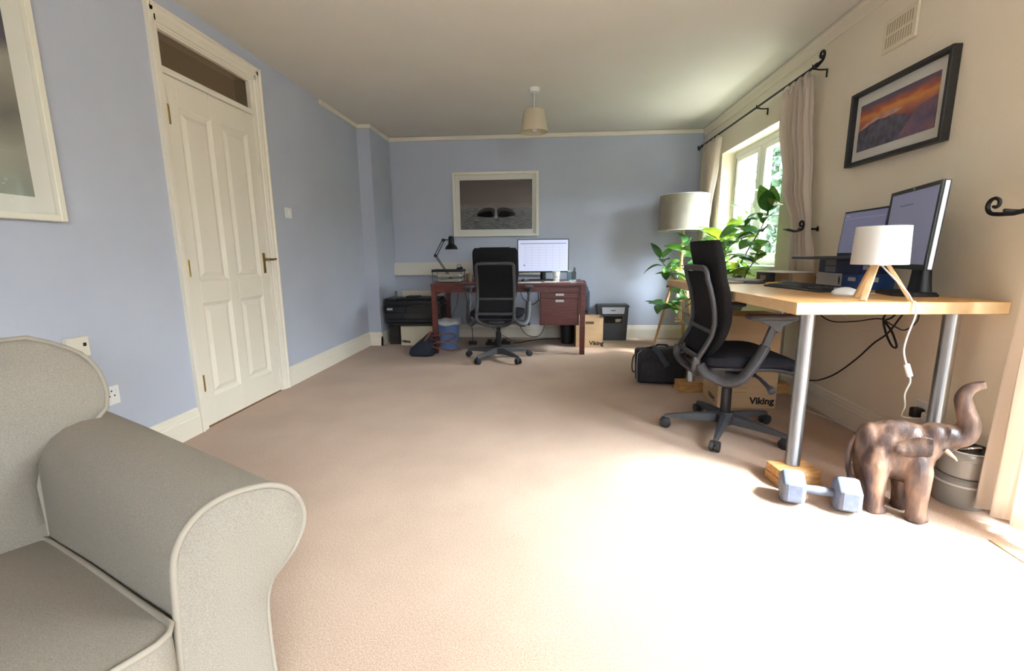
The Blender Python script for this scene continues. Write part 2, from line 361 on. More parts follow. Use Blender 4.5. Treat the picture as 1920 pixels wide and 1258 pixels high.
# ---------------------------------------------------------------- window
w1 = bpy.data.objects.new('window_1', None); COL.objects.link(w1); w1.location = (1.9, 4.33, WZ0); struct(w1)
w1['label'] = 'white casement window with two sashes in the cream wall'
def W(name, bm, m=m_white, **k): return OBJ(name, bm, m, w1, world=True, **k)
def ring(bm, x0, x1, y0, y1, z0, z1, t, bev=.003):
    box(bm, x0, x1, y0, y0+t, z0, z1, bev, 1); box(bm, x0, x1, y1-t, y1, z0, z1, bev, 1); box(bm, x0, x1, y0+t, y1-t, z0, z0+t, bev, 1); box(bm, x0, x1, y0+t, y1-t, z1-t, z1, bev, 1)
bm = B(); ring(bm, 1.885, 1.955, WY0, WY1, WZ0, WZ1, .05); W('window_frame', bm)
W('mullion', bx(1.885, 1.955, 4.33, 4.385, WZ0+.05, WZ1-.05, .003, 1))
for (y0, y1) in ((3.75, 4.33), (4.385, 4.91)):
    bm = B(); ring(bm, 1.875, 1.935, y0+.004, y1-.004, WZ0+.054, WZ1-.054, .05, .006); s = W('sash', bm)
    bm = B(); box(bm, 1.902, 1.908, y0+.05, y1-.05, WZ0+.1, WZ1-.1); OBJ('pane', bm, glass_mat('window_glass', (250, 252, 250), .04), s)
    s.matrix_parent_inverse = inv(w1)
    yh = y0+.03 if y0 > 4 else y1-.03
    if y0 > 4:
        bm = B(); box(bm, 1.862, 1.876, yh-.012, yh+.012, 1.40, 1.47, .003, 1); box(bm, 1.845, 1.862, yh-.010, yh+.010, 1.33, 1.45, .004, 1); OBJ('window_handle', bm, m_whitep, s)
        bm = B(); box(bm, 1.8735, 1.876, y1-.008, y1+.0, WZ0+.06, WZ1-.06); OBJ('gasket', bm, mat('grey_rubber', (70, 70, 72), .8), s)
W('window_sill', bx(XR-.03, 1.885, WY0-.03, WY1+.03, WZ0-.03, WZ0+.002, .005, 2))

# ---------------------------------------------------------------- garden door (right of the frame; its daylight floods the carpet)
d2 = bpy.data.objects.new('door_2', None); COL.objects.link(d2); d2.location = (XO-.1, .9, 0); struct(d2)
d2['label'] = 'white glazed garden doors in the cream wall'
bm = B(); t = .05
box(bm, XO-.12, XO-.04, DY0, DY0+t, 0, DZ1); box(bm, XO-.12, XO-.04, DY1-t, DY1, 0, DZ1); box(bm, XO-.12, XO-.04, DY0+t, DY1-t, DZ1-t, DZ1); OBJ('door_frame', bm, m_white, d2, world=True)
for (y0, y1) in ((DY0+.05, .90), (.90, DY1-.05)):
    bm = B(); box(bm, XO-.11, XO-.06, y0, y0+.07, .02, DZ1-.05); box(bm, XO-.11, XO-.06, y1-.07, y1, .02, DZ1-.05); box(bm, XO-.11, XO-.06, y0+.07, y1-.07, .02, .16); box(bm, XO-.11, XO-.06, y0+.07, y1-.07, DZ1-.12, DZ1-.05)
    s = OBJ('door_leaf', bm, m_white, d2, world=True)
    OBJ('pane', bx(XO-.088, XO-.082, y0+.07, y1-.07, .16, DZ1-.12), glass_mat('window_glass'), s)
struct(OBJ('trim_7', bx(XR-.01, XO, DY0, DY1, 0, .02), m_white))

# ================================================================ OUTSIDE
random.seed(5)
m_gleaf = thin_mat('garden_leaf', (72, 92, 76), .2, .5, col2=(112, 130, 112), tcol=(120, 150, 100))
m_bark = mat('bark', (90, 72, 55), .9, col2=(60, 48, 38), scale=8, bump=.4)
def leaf_cloud(bm, n, pos, size, up=.3):
    for _ in range(n):
        c = pos(); d = Vector((random.gauss(0, 1), random.gauss(0, 1), random.gauss(0, 1)*.6)).normalized(); x, y = frame_to(d)
        a = random.random()*6.28; u = x*math.cos(a)+y*math.sin(a); v = d.cross(u); s = size*(.7+.6*random.random())
        q = [c-u*s, c+v*s*.45-u*.2*s+d*s*.08, c+u*s, c-v*s*.45-u*.2*s+d*s*.08]
        V = [bm.verts.new(p) for p in q]; bm.faces.new((V[0], V[1], V[2])); bm.faces.new((V[0], V[2], V[3]))
struct(OBJ('ground_outside', bx(XO, 40, -30, 40, -.2, -.12), mat('pale_paving', (205, 200, 190), .9, col2=(185, 182, 172), scale=4)))
hd = thing('hedge', 'tall leafy green hedge beyond the window panes with an unseen low stretch added to block light', 'hedge', (4.0, 5.0, -.12))
def hedge_pt():
    q = random.random()
    if q < .3: return Vector((random.uniform(3.35, 4.4), random.uniform(6.5, 8.0), -.1+3.3*random.random()**.85))
    return Vector((random.uniform(4.3, 5.2), random.uniform(-3.5, 7.0), -.1+2.2*random.random()**.85))  # low stretch out of view, added to block low sky light at the doors
bm = B(); leaf_cloud(bm, 14000, hedge_pt, .12); o = OBJ('foliage', bm, m_gleaf, hd, world=True); o['kind'] = 'stuff'
for k in range(12):
    bm = B(); y = -3+.8*k; tube(bm, [(4.75, y, -.12), (4.8, y+.1, .9), (4.72, y, 1.9)], [.04, .03, .012], 6); OBJ('stem', bm, m_bark, hd, world=True)
# ================================================================ SOFA
m_linen = mat('oatmeal_linen', (158, 149, 138), .95, col2=(137, 127, 115), scale=420, stretch=(1, 1, 1), bump=.3, bscale=700, spec=.1, detail=2, lo=.3, hi=.7)
m_pipe = mat('linen_piping', (154, 144, 131), .95, spec=.1)
SA = R(-27.5); sofa = thing('sofa', 'oatmeal linen sofa with a rolled arm and loose cushions', 'sofa', (-.588, .783, 0), SA)
# local axes: x = towards the front of the sofa, y = outwards past the rolled arm, z up; the arm's face is at x = 0
ARM = [(-.150, .02), (-.145, .25), (-.138, .377), (-.133, .459), (-.123, .497), (-.101, .528), (-.072, .546), (-.035, .553), (.010, .548), (.05, .536), (.082, .515), (.105, .484), (.116, .447), (.112, .413), (.092, .379), (.058, .351), (.034, .335), (.021, .308), (.015, .263), (.015, .15), (.022, .02)]
def armring(s, k): # outline shrunk by k about its middle
    return [(s, (-.01 + (t+.01)*k), (.3 + (z-.3)*k) if z > .03 else z) for t, z in ARM]
bm = B(); rings = []
for s, k in ((-.98, .985), (-.7, 1), (-.4, 1.0), (-.1, 1), (-.025, 1.0), (-.008, .992), (0, .975)):
    rings.append([bm.verts.new(p) for p in armring(s, k)])
for a, b in zip(rings, rings[1:]):
    for i in range(len(a)-1): bm.faces.new((a[i], a[i+1], b[i+1], b[i]))
fv = rings[-1]; cen = [bm.verts.new((.012, -.01 + (v.co.y+.01)*.55, .3+(v.co.z-.3)*.75 if v.co.z > .03 else .02)) for v in fv]
for i in range(len(fv)-1): bm.faces.new((fv[i], fv[i+1], cen[i+1], cen[i]))
bm.faces.new(cen); bm.faces.new(rings[0][::-1])
arm = OBJ('arm', bm, m_linen, sofa, smooth=True, auto=60)
bm = B(); tube(bm, spline([(p[0]-.004, p[1], p[2]) for p in armring(0, 1.0)], 3), .0065, 8); OBJ('piping', bm, m_pipe, arm, smooth=True)
# arm at the other end, out of the picture
a2 = arm.copy(); COL.objects.link(a2); a2.parent = sofa; a2.scale = (1, -1, 1); a2.location = (0, -1.72, 0)
bm = B(); box(bm, -.98, -.06, -1.6, -.12, .06, .26, .02, 3); OBJ('seat_base', bm, m_linen, sofa, smooth=True, auto=50)
bm = B(); box(bm, -1.02, -.84, -1.72, .0, .04, .66, .05, 4); OBJ('back_frame', bm, m_linen, sofa, smooth=True, auto=60)
for (x, y) in ((-.06, -.05), (-.94, -.05), (-.06, -1.6), (-.94, -1.6)): OBJ('foot', bx(x-.03, x+.03, y-.03, y+.03, 0, .05, .006, 1), mat('dark_foot', (50, 38, 28), .5), sofa)
def cushion(name, poly_fn, nx, ny, thick_fn, parent):
    """closed pillow from a grid: poly_fn(u,v) -> point on the middle sheet, thick_fn(u,v) -> half thickness vector"""
    bm = B(); top = []; bot = []
    for i in range(nx+1):
        a, b = [], []
        for j in range(ny+1):
            u, v = i/nx, j/ny; p = Vector(poly_fn(u, v)); h = Vector(thick_fn(u, v)); a.append(bm.verts.new(p+h)); b.append(bm.verts.new(p-h))
        top.append(a); bot.append(b)
    for i in range(nx):
        for j in range(ny):
            bm.faces.new((top[i][j], top[i+1][j], top[i+1][j+1], top[i][j+1])); bm.faces.new((bot[i][j], bot[i][j+1], bot[i+1][j+1], bot[i+1][j]))
    per = [(i, 0) for i in range(nx)] + [(nx, j) for j in range(ny)] + [(i, ny) for i in range(nx, 0, -1)] + [(0, j) for j in range(ny, 0, -1)]
    for k in range(len(per)):
        a, b = per[k], per[(k+1) % len(per)]; bm.faces.new((top[a[0]][a[1]], bot[a[0]][a[1]], bot[b[0]][b[1]], top[b[0]][b[1]]))
    tp = [top[i][j].co.copy() for i, j in per]; bp_ = [bot[i][j].co.copy() for i, j in per]
    return bm, tp, bp_
def pl(u): return (1-abs(2*u-1)**4)       # plump in the middle, falling to the edges
def wob(u, v, a): return a*(math.sin(9*u+4*v*v)*math.sin(7*v+2*u)*.6 + .4*math.sin(17*v-6*u))
# seat cushion, sloping down towards the back; corner bevelled round by the arm
def rc(u, v, x0, x1, y0, y1, r):           # rounded-rectangle mapping of the unit square
    x, y = x0+(x1-x0)*u, y0+(y1-y0)*v; cx = min(max(x, x0+r), x1-r); cy = min(max(y, y0+r), y1-r); dx, dy = x-cx, y-cy
    if dx and dy:
        m = max(abs(dx), abs(dy)); L = math.hypot(dx, dy); dx, dy = dx*m/L, dy*m/L
    return cx+dx, cy+dy
def seat_p(u, v):
    x, y = rc(u, v, -.78, .045, -.86, -.150, .05); z = .285+.105*(x+.75)/.8*.98; return (x, y, z-.075)
bm, tp, bt = cushion('seat_cushion', seat_p, 20, 20, lambda u, v: (-.004*pl(v), 0, .062+.022*pl(u)*pl(v)+wob(u, v, .0025)), sofa)
sc = OBJ('seat_cushion', bm, m_linen, sofa, smooth=True, auto=70)
bm = B(); tube(bm, tp, .0065, 6, closed=True); tube(bm, bt, .0065, 6, closed=True); OBJ('piping', bm, m_pipe, sc, smooth=True)
def seat_q(u, v):
    x, y = rc(u, v, -.78, .045, -1.585, -.875, .05); z = .285+.105*(x+.75)/.8*.98; return (x, y, z-.075)
bm, tp, bt = cushion('seat_cushion', seat_q, 14, 14, lambda u, v: (0, 0, .062+.022*pl(u)*pl(v)), sofa); OBJ('seat_cushion', bm, m_linen, sofa, smooth=True, auto=70)
# back cushion leaning on the frame, its upper corner slumping over the arm
BKE = [(.20, -.140), (.40, -.138), (.46, -.120), (.51, -.03), (.555, .030), (.61, .042), (.67, .034), (.72, .010), (.755, -.03), (.785, -.09)]
def back_p(u, v):          # u across (towards the arm), v upwards
    z = .215 + .570*v; ymax = catl(z, BKE); y = -.86 + (ymax+.86)*u
    x = -.80 - .10*v - .03*max(0, v-.6)
    return (x, y, z)
def catl(t, P):
    for (a, b) in zip(P, P[1:]):
        if a[0] <= t <= b[0]: return a[1]+(b[1]-a[1])*(t-a[0])/(b[0]-a[0])
    return P[-1][1] if t > P[-1][0] else P[0][1]
def back_h(u, v):
    e = pl(u)*pl(v); t = .056 + .045*e + wob(u, v, .007)*e - .02*max(0, v-.85)/.15
    return (t*.985, 0, t*.16)
bm, tp, bt = cushion('back_cushion', back_p, 30, 28, back_h, sofa)
bc = OBJ('back_cushion', bm, m_linen, sofa, smooth=True, auto=70)
bm = B(); tube(bm, tp, .0065, 6, closed=True); tube(bm, bt, .0065, 6, closed=True); OBJ('piping', bm, m_pipe, bc, smooth=True)
bm, tp, bt = cushion('back_cushion', lambda u, v: (lambda p: (p[0], p[1]*1.0-.0, p[2]))(( -.80-.10*v, -1.6+.72*u, .215+.565*v)), 12, 12, lambda u, v: ((.058+.045*pl(u)*pl(v))*.98, 0, .01), sofa); OBJ('back_cushion', bm, m_linen, sofa, smooth=True, auto=70)

# ================================================================ OFFICE CHAIRS
m_fab = mat('black_mesh_fabric', (24, 24, 26), .95, col2=(40, 40, 42), scale=260, bump=.3, bscale=500, spec=.15)
m_fab2 = mat('dark_seat_fabric', (30, 30, 36), .95, col2=(42, 42, 50), scale=200, bump=.2, bscale=400, spec=.15)
m_grey = mat('charcoal_nylon', (58, 58, 62), .5, col2=(66, 66, 70), scale=60)
m_rub = mat('caster_rubber', (40, 40, 43), .5)
def catm(t, P):
    for (a, b) in zip(P, P[1:]):
        if a[0] <= t <= b[0]:
            k = (t-a[0])/(b[0]-a[0]); k = k*k*(3-2*k); return a[1]+(b[1]-a[1])*k
    return P[0][1] if t < P[0][0] else P[-1][1]
BACK = [(.44, -.185), (.50, -.145), (.58, -.105), (.66, -.092), (.76, -.110), (.90, -.150), (1.065, -.182)]    # z -> y of the back's front face
def backy(z): return sum(catm(z+d, BACK) for d in (-.03, -.015, 0, .015, .03))/5
def office_chair():
    t = thing('office_chair', 'x', 'chair')
    # five-star base
    bm = B(); prof = [(.045, 0), (.12, 0), (.30, 0)]
    pts = [(.028, .022, .045, .072), (.05, .026, .112, .060), (.17, .021, .102, .062), (.30, .014, .082, .060), (.325, .012, .076, .060)]
    rg = []
    for x, hw, zt, zb in pts: rg.append([bm.verts.new(p) for p in ((x, -hw, zb), (x, hw, zb), (x, hw*.75, zt-.006), (x, hw*.45, zt), (x, -hw*.45, zt), (x, -hw*.75, zt-.006))])
    rg[0] = None; rg = rg[1:]
    for a, b in zip(rg, rg[1:]):
        for i in range(6): bm.faces.new((a[i], a[(i+1) % 6], b[(i+1) % 6], b[i]))
    bm.faces.new(rg[0]); bm.faces.new(rg[-1][::-1])
    leg0 = OBJ('base_leg', bm, m_grey, t)
    bm = B()
    for s in (-1, 1):
        tube(bm, [(.318, s*.006, .029), (.318, s*.009, .029), (.318, s*.022, .029), (.318, s*.026, .029)], [.028, .029, .029, .022], 18)
    tube(bm, [(.318, 0, .03), (.318, 0, .066)], .008, 8); box(bm, .296, .338, -.007, .007, .03, .058, .005, 2)
    c0 = OBJ('caster', bm, m_rub, leg0, smooth=True, auto=40)
    legs = [leg0]
    for k in range(1, 5):
        l = share(leg0, t); share(c0, l); legs.append(l)
    for k, l in enumerate(legs): l.rotation_euler = (0, 0, R(72*k))
    bm = B(); lathe(bm, [(0, .05), (.042, .05), (.05, .065), (.05, .105), (.036, .118), (0, .118)], 24); OBJ('hub', bm, m_grey, t, smooth=True, auto=40)
    bm = B(); lathe(bm, [(0, .112), (.028, .112), (.027, .26), (.020, .262), (.020, .37), (0, .37)], 20); OBJ('gas_lift', bm, mat('dark_steel', (52, 52, 55), .35, .7), t, smooth=True, auto=40)
    bm = B(); box(bm, -.085, .085, -.13, .12, .335, .40, .02, 3); box(bm, -.20, .20, -.05, .03, .35, .385, .012, 2); OBJ('mechanism', bm, m_grey, t, smooth=True, auto=50)
    # seat
    def seat_pt(u, v):
        x, y = rc(u, v, -.245, .245, -.185, .285, .07); z = .445 + .03*(max(0, -y-.02)/.17)**2*.0; z -= .035*max(0, (y-.12)/.165)**2; z += .012*(abs(x)/.245)**2; return (x, y, z)
    bm, a, b = cushion('seat', seat_pt, 18, 18, lambda u, v: (0, 0, .022+.024*pl(u)*pl(v)), t); st = OBJ('seat', bm, m_fab2, t, smooth=True, auto=80)
    bm, a, b = cushion('seat_pan', lambda u, v: (lambda p: (p[0]*.94, p[1]*.95, p[2]-.038))(seat_pt(u, v)), 12, 12, lambda u, v: (0, 0, .006+.018*pl(u)*pl(v)), t); OBJ('seat_pan', bm, m_grey, t, smooth=True, auto=80)
    bm = B(); tube(bm, [(.06, .06, .38), (.20, .08, .365), (.285, .095, .335)], [.009, .009, .012], 10); tube(bm, [(.275, .093, .340), (.30, .098, .328), (.302, .0985, .327)], [.014, .021, .019], 14); OBJ('lever', bm, m_grey, t, smooth=True, auto=50)
    # upholstered back
    def back_pt(u, v):
        z = .455 + .61*v; hw = .165 + .045*min(1, v*1.6); r = .05
        x, q = rc(u, v, -1, 1, 0, 1, .12); x = x*hw; zz = .455 + .61*q
        return (x, backy(zz) - .018 + .035*(x/.21)**2*.8, zz)
    bm, a, b = cushion('backrest', back_pt, 18, 26, lambda u, v: (0, .014+.010*pl(u)*pl(v), 0), t); OBJ('backrest', bm, m_fab, t, smooth=True, auto=80)
    # frame behind it: hoop with two cross bars
    def fy(z): return backy(z) - .062
    side = [(-.172, fy(z)+.004, z) for z in (.46, .52, .58, .64, .70, .76, .82, .87, .905)]
    hoop = side + [(-.160, fy(.925), .922), (-.13, fy(.925), .926), (0, fy(.925), .926), (.13, fy(.925), .926), (.160, fy(.925), .922)] + [(-x, y, z) for x, y, z in side[::-1]]
    bm = B(); tube(bm, hoop, 1, 10, sq=(.010, .015), up=(1, 0, 0)); bf = OBJ('back_frame', bm, m_grey, t, smooth=True)
    for z, h in ((.60, .022), (.468, .026)):
        bm = B(); box(bm, -.168, .168, fy(z)-.006, fy(z)+.008, z-h/2, z+h/2, .004, 2); OBJ('cross_bar', bm, m_grey, bf)
    bm = B(); sh = [(x*.155, 0, z) for x in (-1, 1) for z in (0,)]
    rows = []
    for z in (.49, .55, .60, .66, .72, .80, .86, .905): rows.append([bm.verts.new((x*.16, fy(z)+.010-.010*(1-x*x), z)) for x in (-1, -.5, 0, .5, 1)])
    for a, b in zip(rows, rows[1:]):
        for i in range(4): bm.faces.new((a[i], a[i+1], b[i+1], b[i]))
    OBJ('back_mesh', bm, m_fab, t, smooth=True)
    # spine bowl joining back frame and seat
    bm = B(); tube(bm, spline([(-.172, fy(.46), .47), (-.165, -.235, .41), (-.10, -.20, .365), (0, -.17, .350), (.10, -.20, .365), (.165, -.235, .41), (.172, fy(.46), .47)], 5), 1, 10, sq=(.020, .014), up=(1, 0, 0)); OBJ('yoke', bm, m_grey, t, smooth=True)
    # armrests
    for s in (-1, 1):
        bm = B(); path = spline([(s*.17, -.215, .43), (s*.20, -.185, .385), (s*.245, -.11, .358), (s*.278, -.055, .375), (s*.290, -.015, .43), (s*.292, .025, .50), (s*.292, .05, .555)], 5)
        tube(bm, path, 1, 10, sq=(.017, .025), up=(0, 1, 0)); aa = OBJ('arm', bm, m_grey, t, smooth=True)
        bm = B(); tube(bm, [(s*.292, .045, .545), (s*.292, .085, .665)], 1, 10, sq=(.012, .018), up=(0, 1, 0)); prism(bm, [(.055, .655), (.10, .62), (.115, .655), (.175, .684), (-.01, .684)], 'x', s*.292-.016, s*.292+.016); OBJ('arm_post', bm, m_grey, aa, smooth=True, auto=40)
        bm = B(); box(bm, s*.292-.042, s*.292+.042, -.045, .180, .682, .708, .012, 3); OBJ('arm_pad', bm, mat('armpad_grey', (58, 58, 62), .6), aa, smooth=True, auto=60)
    return t
ch1 = office_chair(); ch2 = copy_tree(ch1)
ch1['label'] = 'black mesh office chair seen from behind at the dark wooden desk'; ch2['label'] = 'black mesh office chair in profile beside the light wood desk'
for c in (ch1, ch2): c['group'] = 'office chairs'
def base_turn(c, a):
    for k, l in enumerate([l for l in c.children if l.name.startswith('base_leg')]): l.rotation_euler = (0, 0, R(a+72*k))
ch1.location = (-.468, 4.345, 0); ch1.rotation_euler = (0, 0, R(-1)); base_turn(ch1, 23)
ch2.location = (1.01, 2.54, 0); ch2.rotation_euler = (0, 0, R(-90)); base_turn(ch2, 26+90)

# ================================================================ DARK DESK
m_mah = mat('mahogany_veneer', (104, 48, 40), .35, col2=(78, 32, 28), scale=9, stretch=(1, 8, 8), detail=5, coat=.15)
m_mah2 = mat('mahogany_drawer', (98, 50, 46), .4, col2=(82, 38, 36), scale=9, stretch=(1, 8, 8), detail=5)
desk = thing('writing_desk', 'dark mahogany desk with a drawer pedestal against the blue wall', 'desk', (-.395, 4.9, 0))
def DK(name, bm, m=m_mah, p=desk, **k): return OBJ(name, bm, m, p, world=True, **k)
DK('desk_top', bx(-1.175, .385, 4.53, 5.27, .695, .722, .004, 2))
for x in (-1.172, .333):
    for y in (4.54, 5.20): DK('leg', bx(x, x+.05, y, y+.055, 0, .695, .003, 1))
DK('front_rail', bx(-1.122, .333, 4.55, 4.572, .632, .695)); DK('back_rail', bx(-1.122, .333, 5.22, 5.24, .60, .695))
DK('side_rail', bx(-1.165, -1.145, 4.595, 5.20, .60, .695)); DK('side_rail', bx(.35, .37, 4.595, 5.20, .60, .695))
DK('slim_drawer', bx(.02, .325, 4.546, 4.552, .64, .688, .002, 1), m_mah2)
ped = DK('pedestal', bx(-.072, .325, 4.565, 5.15, .296, .640, .002, 1)); ped.matrix_parent_inverse = inv(desk)
m_tag = mat('label_paper', (222, 220, 214), .7)
for (z0, z1) in ((.572, .622), (.304, .566)):
    dr = OBJ('drawer', bx(-.060, .313, 4.553, 4.567, z0, z1, .003, 1), m_mah2, ped)
    zc = .606 if z0 > .5 else .544
    bm = B(); box(bm, .088, .170, 4.549, 4.554, zc-.011, zc+.011, .002, 1); OBJ('label_plate', bm, m_tag, dr)
    bm = B(); box(bm, .094, .164, 4.5485, 4.5492, zc-.004, zc+.001); OBJ('lettering', bm, mat('grey_ink', (120, 120, 125), .8), dr)
OBJ('lock', bx(-.080, -.072, 4.60, 4.62, .515, .535, .002, 1), mat('chrome', (210, 210, 212), .2, 1), ped)

# ================================================================ LIGHT WOOD DESK ON BLOCKS
m_oak = mat('light_oak', (206, 152, 92), .38, col2=(222, 172, 112), scale=6, stretch=(12, 1, 1), detail=6, coat=.1)
m_oake = mat('light_oak_edge', (226, 196, 152), .45, col2=(216, 184, 140), scale=12, stretch=(1, 1, 1))
m_alu = mat('brushed_aluminium', (190, 190, 192), .32, 1)
m_blk = mat('pine_block', (206, 160, 104), .6, col2=(178, 126, 74), scale=10, stretch=(1, 7, 7), detail=4)
DR = R(2.2); dk2 = thing('table', 'light wood desk top on silver tube legs raised on wooden blocks', 'table', (.958, 1.815, 0), DR)
TZ = .81
bm = B(); box(bm, 0, .79, 0, 1.66, TZ-.047, TZ, .002, 1, mi=0)
for f in bm.faces:
    if abs(f.normal.z) < .5: f.material_index = 1
OBJ('table_top', bm, [m_oak, m_oake], dk2)
LEGS = [(1.09, 1.975), (1.655, 1.975), (1.06, 3.33), (1.66, 3.33)]
Minv = inv(dk2)
for i, (x, y) in enumerate(LEGS):
    bm = B(); lathe(bm, [(0, .077), (.030, .077), (.030, .085), (.029, .087), (.029, TZ-.055), (.045, TZ-.052), (.045, TZ-.047), (0, TZ-.047)], 24, (x, y)); l = OBJ('leg', bm, m_alu, dk2, smooth=True, world=True, auto=40)
for i, (x, y, rz, lb) in enumerate(((1.085, 1.955, 7, 'pale pine block under the table leg beside the dumbbell'), (1.655, 1.985, 3, 'pine block under the table leg behind the carved elephant'), (1.05, 3.335, 4, 'pine block under the table leg beside the black laptop bag'), (1.655, 3.335, 2, 'pine block under the far table leg by the wall'))):
    b = thing('wooden_block', lb, 'block', (x, y, 0), R(rz), 'wooden blocks raising the table legs')
    OBJ('board', bx(-.086, .086, -.058, .058, .037, .076, .002, 1), m_blk, b); OBJ('board', bx(-.090, .087, -.060, .058, 0, .0365, .002, 1), m_blk, b)
# ================================================================ PICTURES, WALL FITTINGS
def ramp_mat(name, stops, axis=2, warp=.15, scale=3, noise=None, rough=.25, lo=0, hi=1, stretch=(1, 1, 1)):
    """flat print: colour bands along an object axis, broken up by noise"""
    m = bpy.data.materials.new(name); m.use_nodes = True; nt = m.node_tree; b = nt.nodes['Principled BSDF']; L = nt.links.new
    b.inputs['Roughness'].default_value = rough
    tc = nt.nodes.new('ShaderNodeTexCoord'); sp = nt.nodes.new('ShaderNodeSeparateXYZ'); L(tc.outputs['Object'], sp.inputs[0])
    mr = nt.nodes.new('ShaderNodeMapRange'); mr.inputs[1].default_value = lo; mr.inputs[2].default_value = hi; L(sp.outputs[axis], mr.inputs[0])
    mp = nt.nodes.new('ShaderNodeMapping'); mp.inputs['Scale'].default_value = stretch; L(tc.outputs['Object'], mp.inputs[0])
    nz = nt.nodes.new('ShaderNodeTexNoise'); nz.inputs['Scale'].default_value = scale; nz.inputs['Detail'].default_value = 6; L(mp.outputs[0], nz.inputs['Vector'])
    ma = nt.nodes.new('ShaderNodeMath'); ma.operation = 'MULTIPLY_ADD'; ma.inputs[1].default_value = warp*2; L(nz.outputs[0], ma.inputs[0])
    sb = nt.nodes.new('ShaderNodeMath'); sb.operation = 'SUBTRACT'; sb.inputs[1].default_value = warp; L(mr.outputs[0], sb.inputs[0]); L(sb.outputs[0], ma.inputs[2])
    cr = nt.nodes.new('ShaderNodeValToRGB'); e = cr.color_ramp.elements
    while len(e) < len(stops): e.new(.5)
    for k, (p, c) in enumerate(stops): e[k].position = p; e[k].color = lin(c)
    L(ma.outputs[0], cr.inputs[0]); L(cr.outputs[0], b.inputs['Base Color']); return m
m_mount = mat('picture_mount', (240, 236, 226), .8)
m_pglass = glass_mat('picture_glass', (252, 252, 252), .012)
def picture(name, label, face, a0, a1, z0, z1, wallpos, depth, fw, m_frame, mount, print_m, bevel=.003):
    """face 'x+','x-','y-': which way it looks; a = coordinate along the wall"""
    t = thing(name, label, 'picture', (wallpos, (a0+a1)/2, z0) if face[0] == 'x' else ((a0+a1)/2, wallpos, z0))
    s = 1 if face[1] == '+' else -1
    def bb(u0, u1, v0, v1, d0, d1, bev=0):
        lo_, hi_ = sorted((wallpos+s*d0, wallpos+s*d1))
        return bx(lo_, hi_, u0, u1, v0, v1, bev, 1) if face[0] == 'x' else bx(u0, u1, lo_, hi_, v0, v1, bev, 1)
    for (u0, u1, v0, v1) in ((a0, a0+fw, z0, z1), (a1-fw, a1, z0, z1), (a0+fw, a1-fw, z0, z0+fw), (a0+fw, a1-fw, z1-fw, z1)):
        OBJ('frame_rail', bb(u0, u1, v0, v1, 0, depth, bevel), m_frame, t, world=True)
    OBJ('mount', bb(a0+fw, a1-fw, z0+fw, z1-fw, .004, .010), m_mount, t, world=True)
    p = OBJ('print', bb(mount[0], mount[1], mount[2], mount[3], .010, .0112), print_m, t, world=True)
    OBJ('glass', bb(a0+fw, a1-fw, z0+fw, z1-fw, .018, .0195), m_pglass, t, world=True)
    return t, p
m_wf = mat('white_frame', (236, 230, 214), .45); m_bf = mat('black_frame', (30, 29, 28), .5, col2=(40, 38, 36), scale=60)
pm = ramp_mat('storm_print', [(0, (150, 152, 140)), (.25, (168, 165, 150)), (.45, (120, 116, 106)), (.6, (168, 160, 148)), (.72, (92, 92, 98)), (1, (66, 70, 82))], 2, .22, 3.0, lo=1.24, hi=2.0)
pL, _ = picture('framed_picture', 'white framed stormy sea print hanging beside the door', 'x+', .93, 1.79, 1.15, 2.10, XL, .036, .026, m_wf, (1.03, 1.698, 1.24, 2.01), pm)
wm = ramp_mat('sea_print', [(0, (78, 74, 70)), (.2, (96, 96, 94)), (.40, (118, 118, 116)), (.43, (140, 126, 116)), (.55, (112, 98, 92)), (1, (84, 74, 70))], 2, .06, 10, lo=1.30, hi=1.87, stretch=(1, 1, 5))
pW, wp = picture('framed_picture', 'white framed print of a whale tail above the dark desk', 'y-', -1.112, -.10, 1.222, 1.958, YB, .034, .030, m_wf, (-1.03, -.176, 1.303, 1.868), wm)
# the sea and the tail printed on it
bm = B(); bm.faces.new([bm.verts.new((x, YB-.0118, z)) for x, z in ((-1.03, 1.303), (-.176, 1.303), (-.176, 1.552), (-1.03, 1.552))])
OBJ('printed_sea', bm, mat('sea_ink', (74, 73, 71), .4, col2=(128, 128, 126), scale=16, stretch=(1, 1, 7), detail=6), wp)
bm = B(); yp = YB-.0124
def flat_y(bm, pts, y, mi=0):
    f = bm.faces.new([bm.verts.new((x, y, z)) for x, z in pts]); f.material_index = mi
def fluke(s):
    top = [(-.603+s*x, z) for x, z in ((.012, 1.520), (.03, 1.545), (.08, 1.556), (.14, 1.548), (.19, 1.525), (.225, 1.49), (.235, 1.462))]
    return top + [(-.603+s*x, z) for x, z in ((.195, 1.492), (.15, 1.510), (.09, 1.519), (.055, 1.512), (.032, 1.48), (.020, 1.45))]
for s in (-1, 1):
    P = fluke(s); P = P if s > 0 else P[::-1]; flat_y(bm, P, yp)
o = OBJ('whale_tail', bm, mat('tail_ink', (34, 28, 27), .4), wp)
bm = B()
for s in (-1, 1):
    P = [(-.603+s*x, z) for x, z in ((.02, 1.45), (.028, 1.49), (.05, 1.524), (.09, 1.529), (.15, 1.520), (.20, 1.498), (.232, 1.462), (.15, 1.445), (.08, 1.44))]
    flat_y(bm, P if s > 0 else P[::-1], yp+.0006)
flat_y(bm, [(-.617, 1.435), (-.589, 1.435), (-.594, 1.50), (-.598, 1.545), (-.608, 1.545), (-.612, 1.50)], yp-.0006)
OBJ('sea_spray', bm, mat('spray_ink', (172, 172, 168), .5, col2=(146, 146, 142), scale=40), wp)
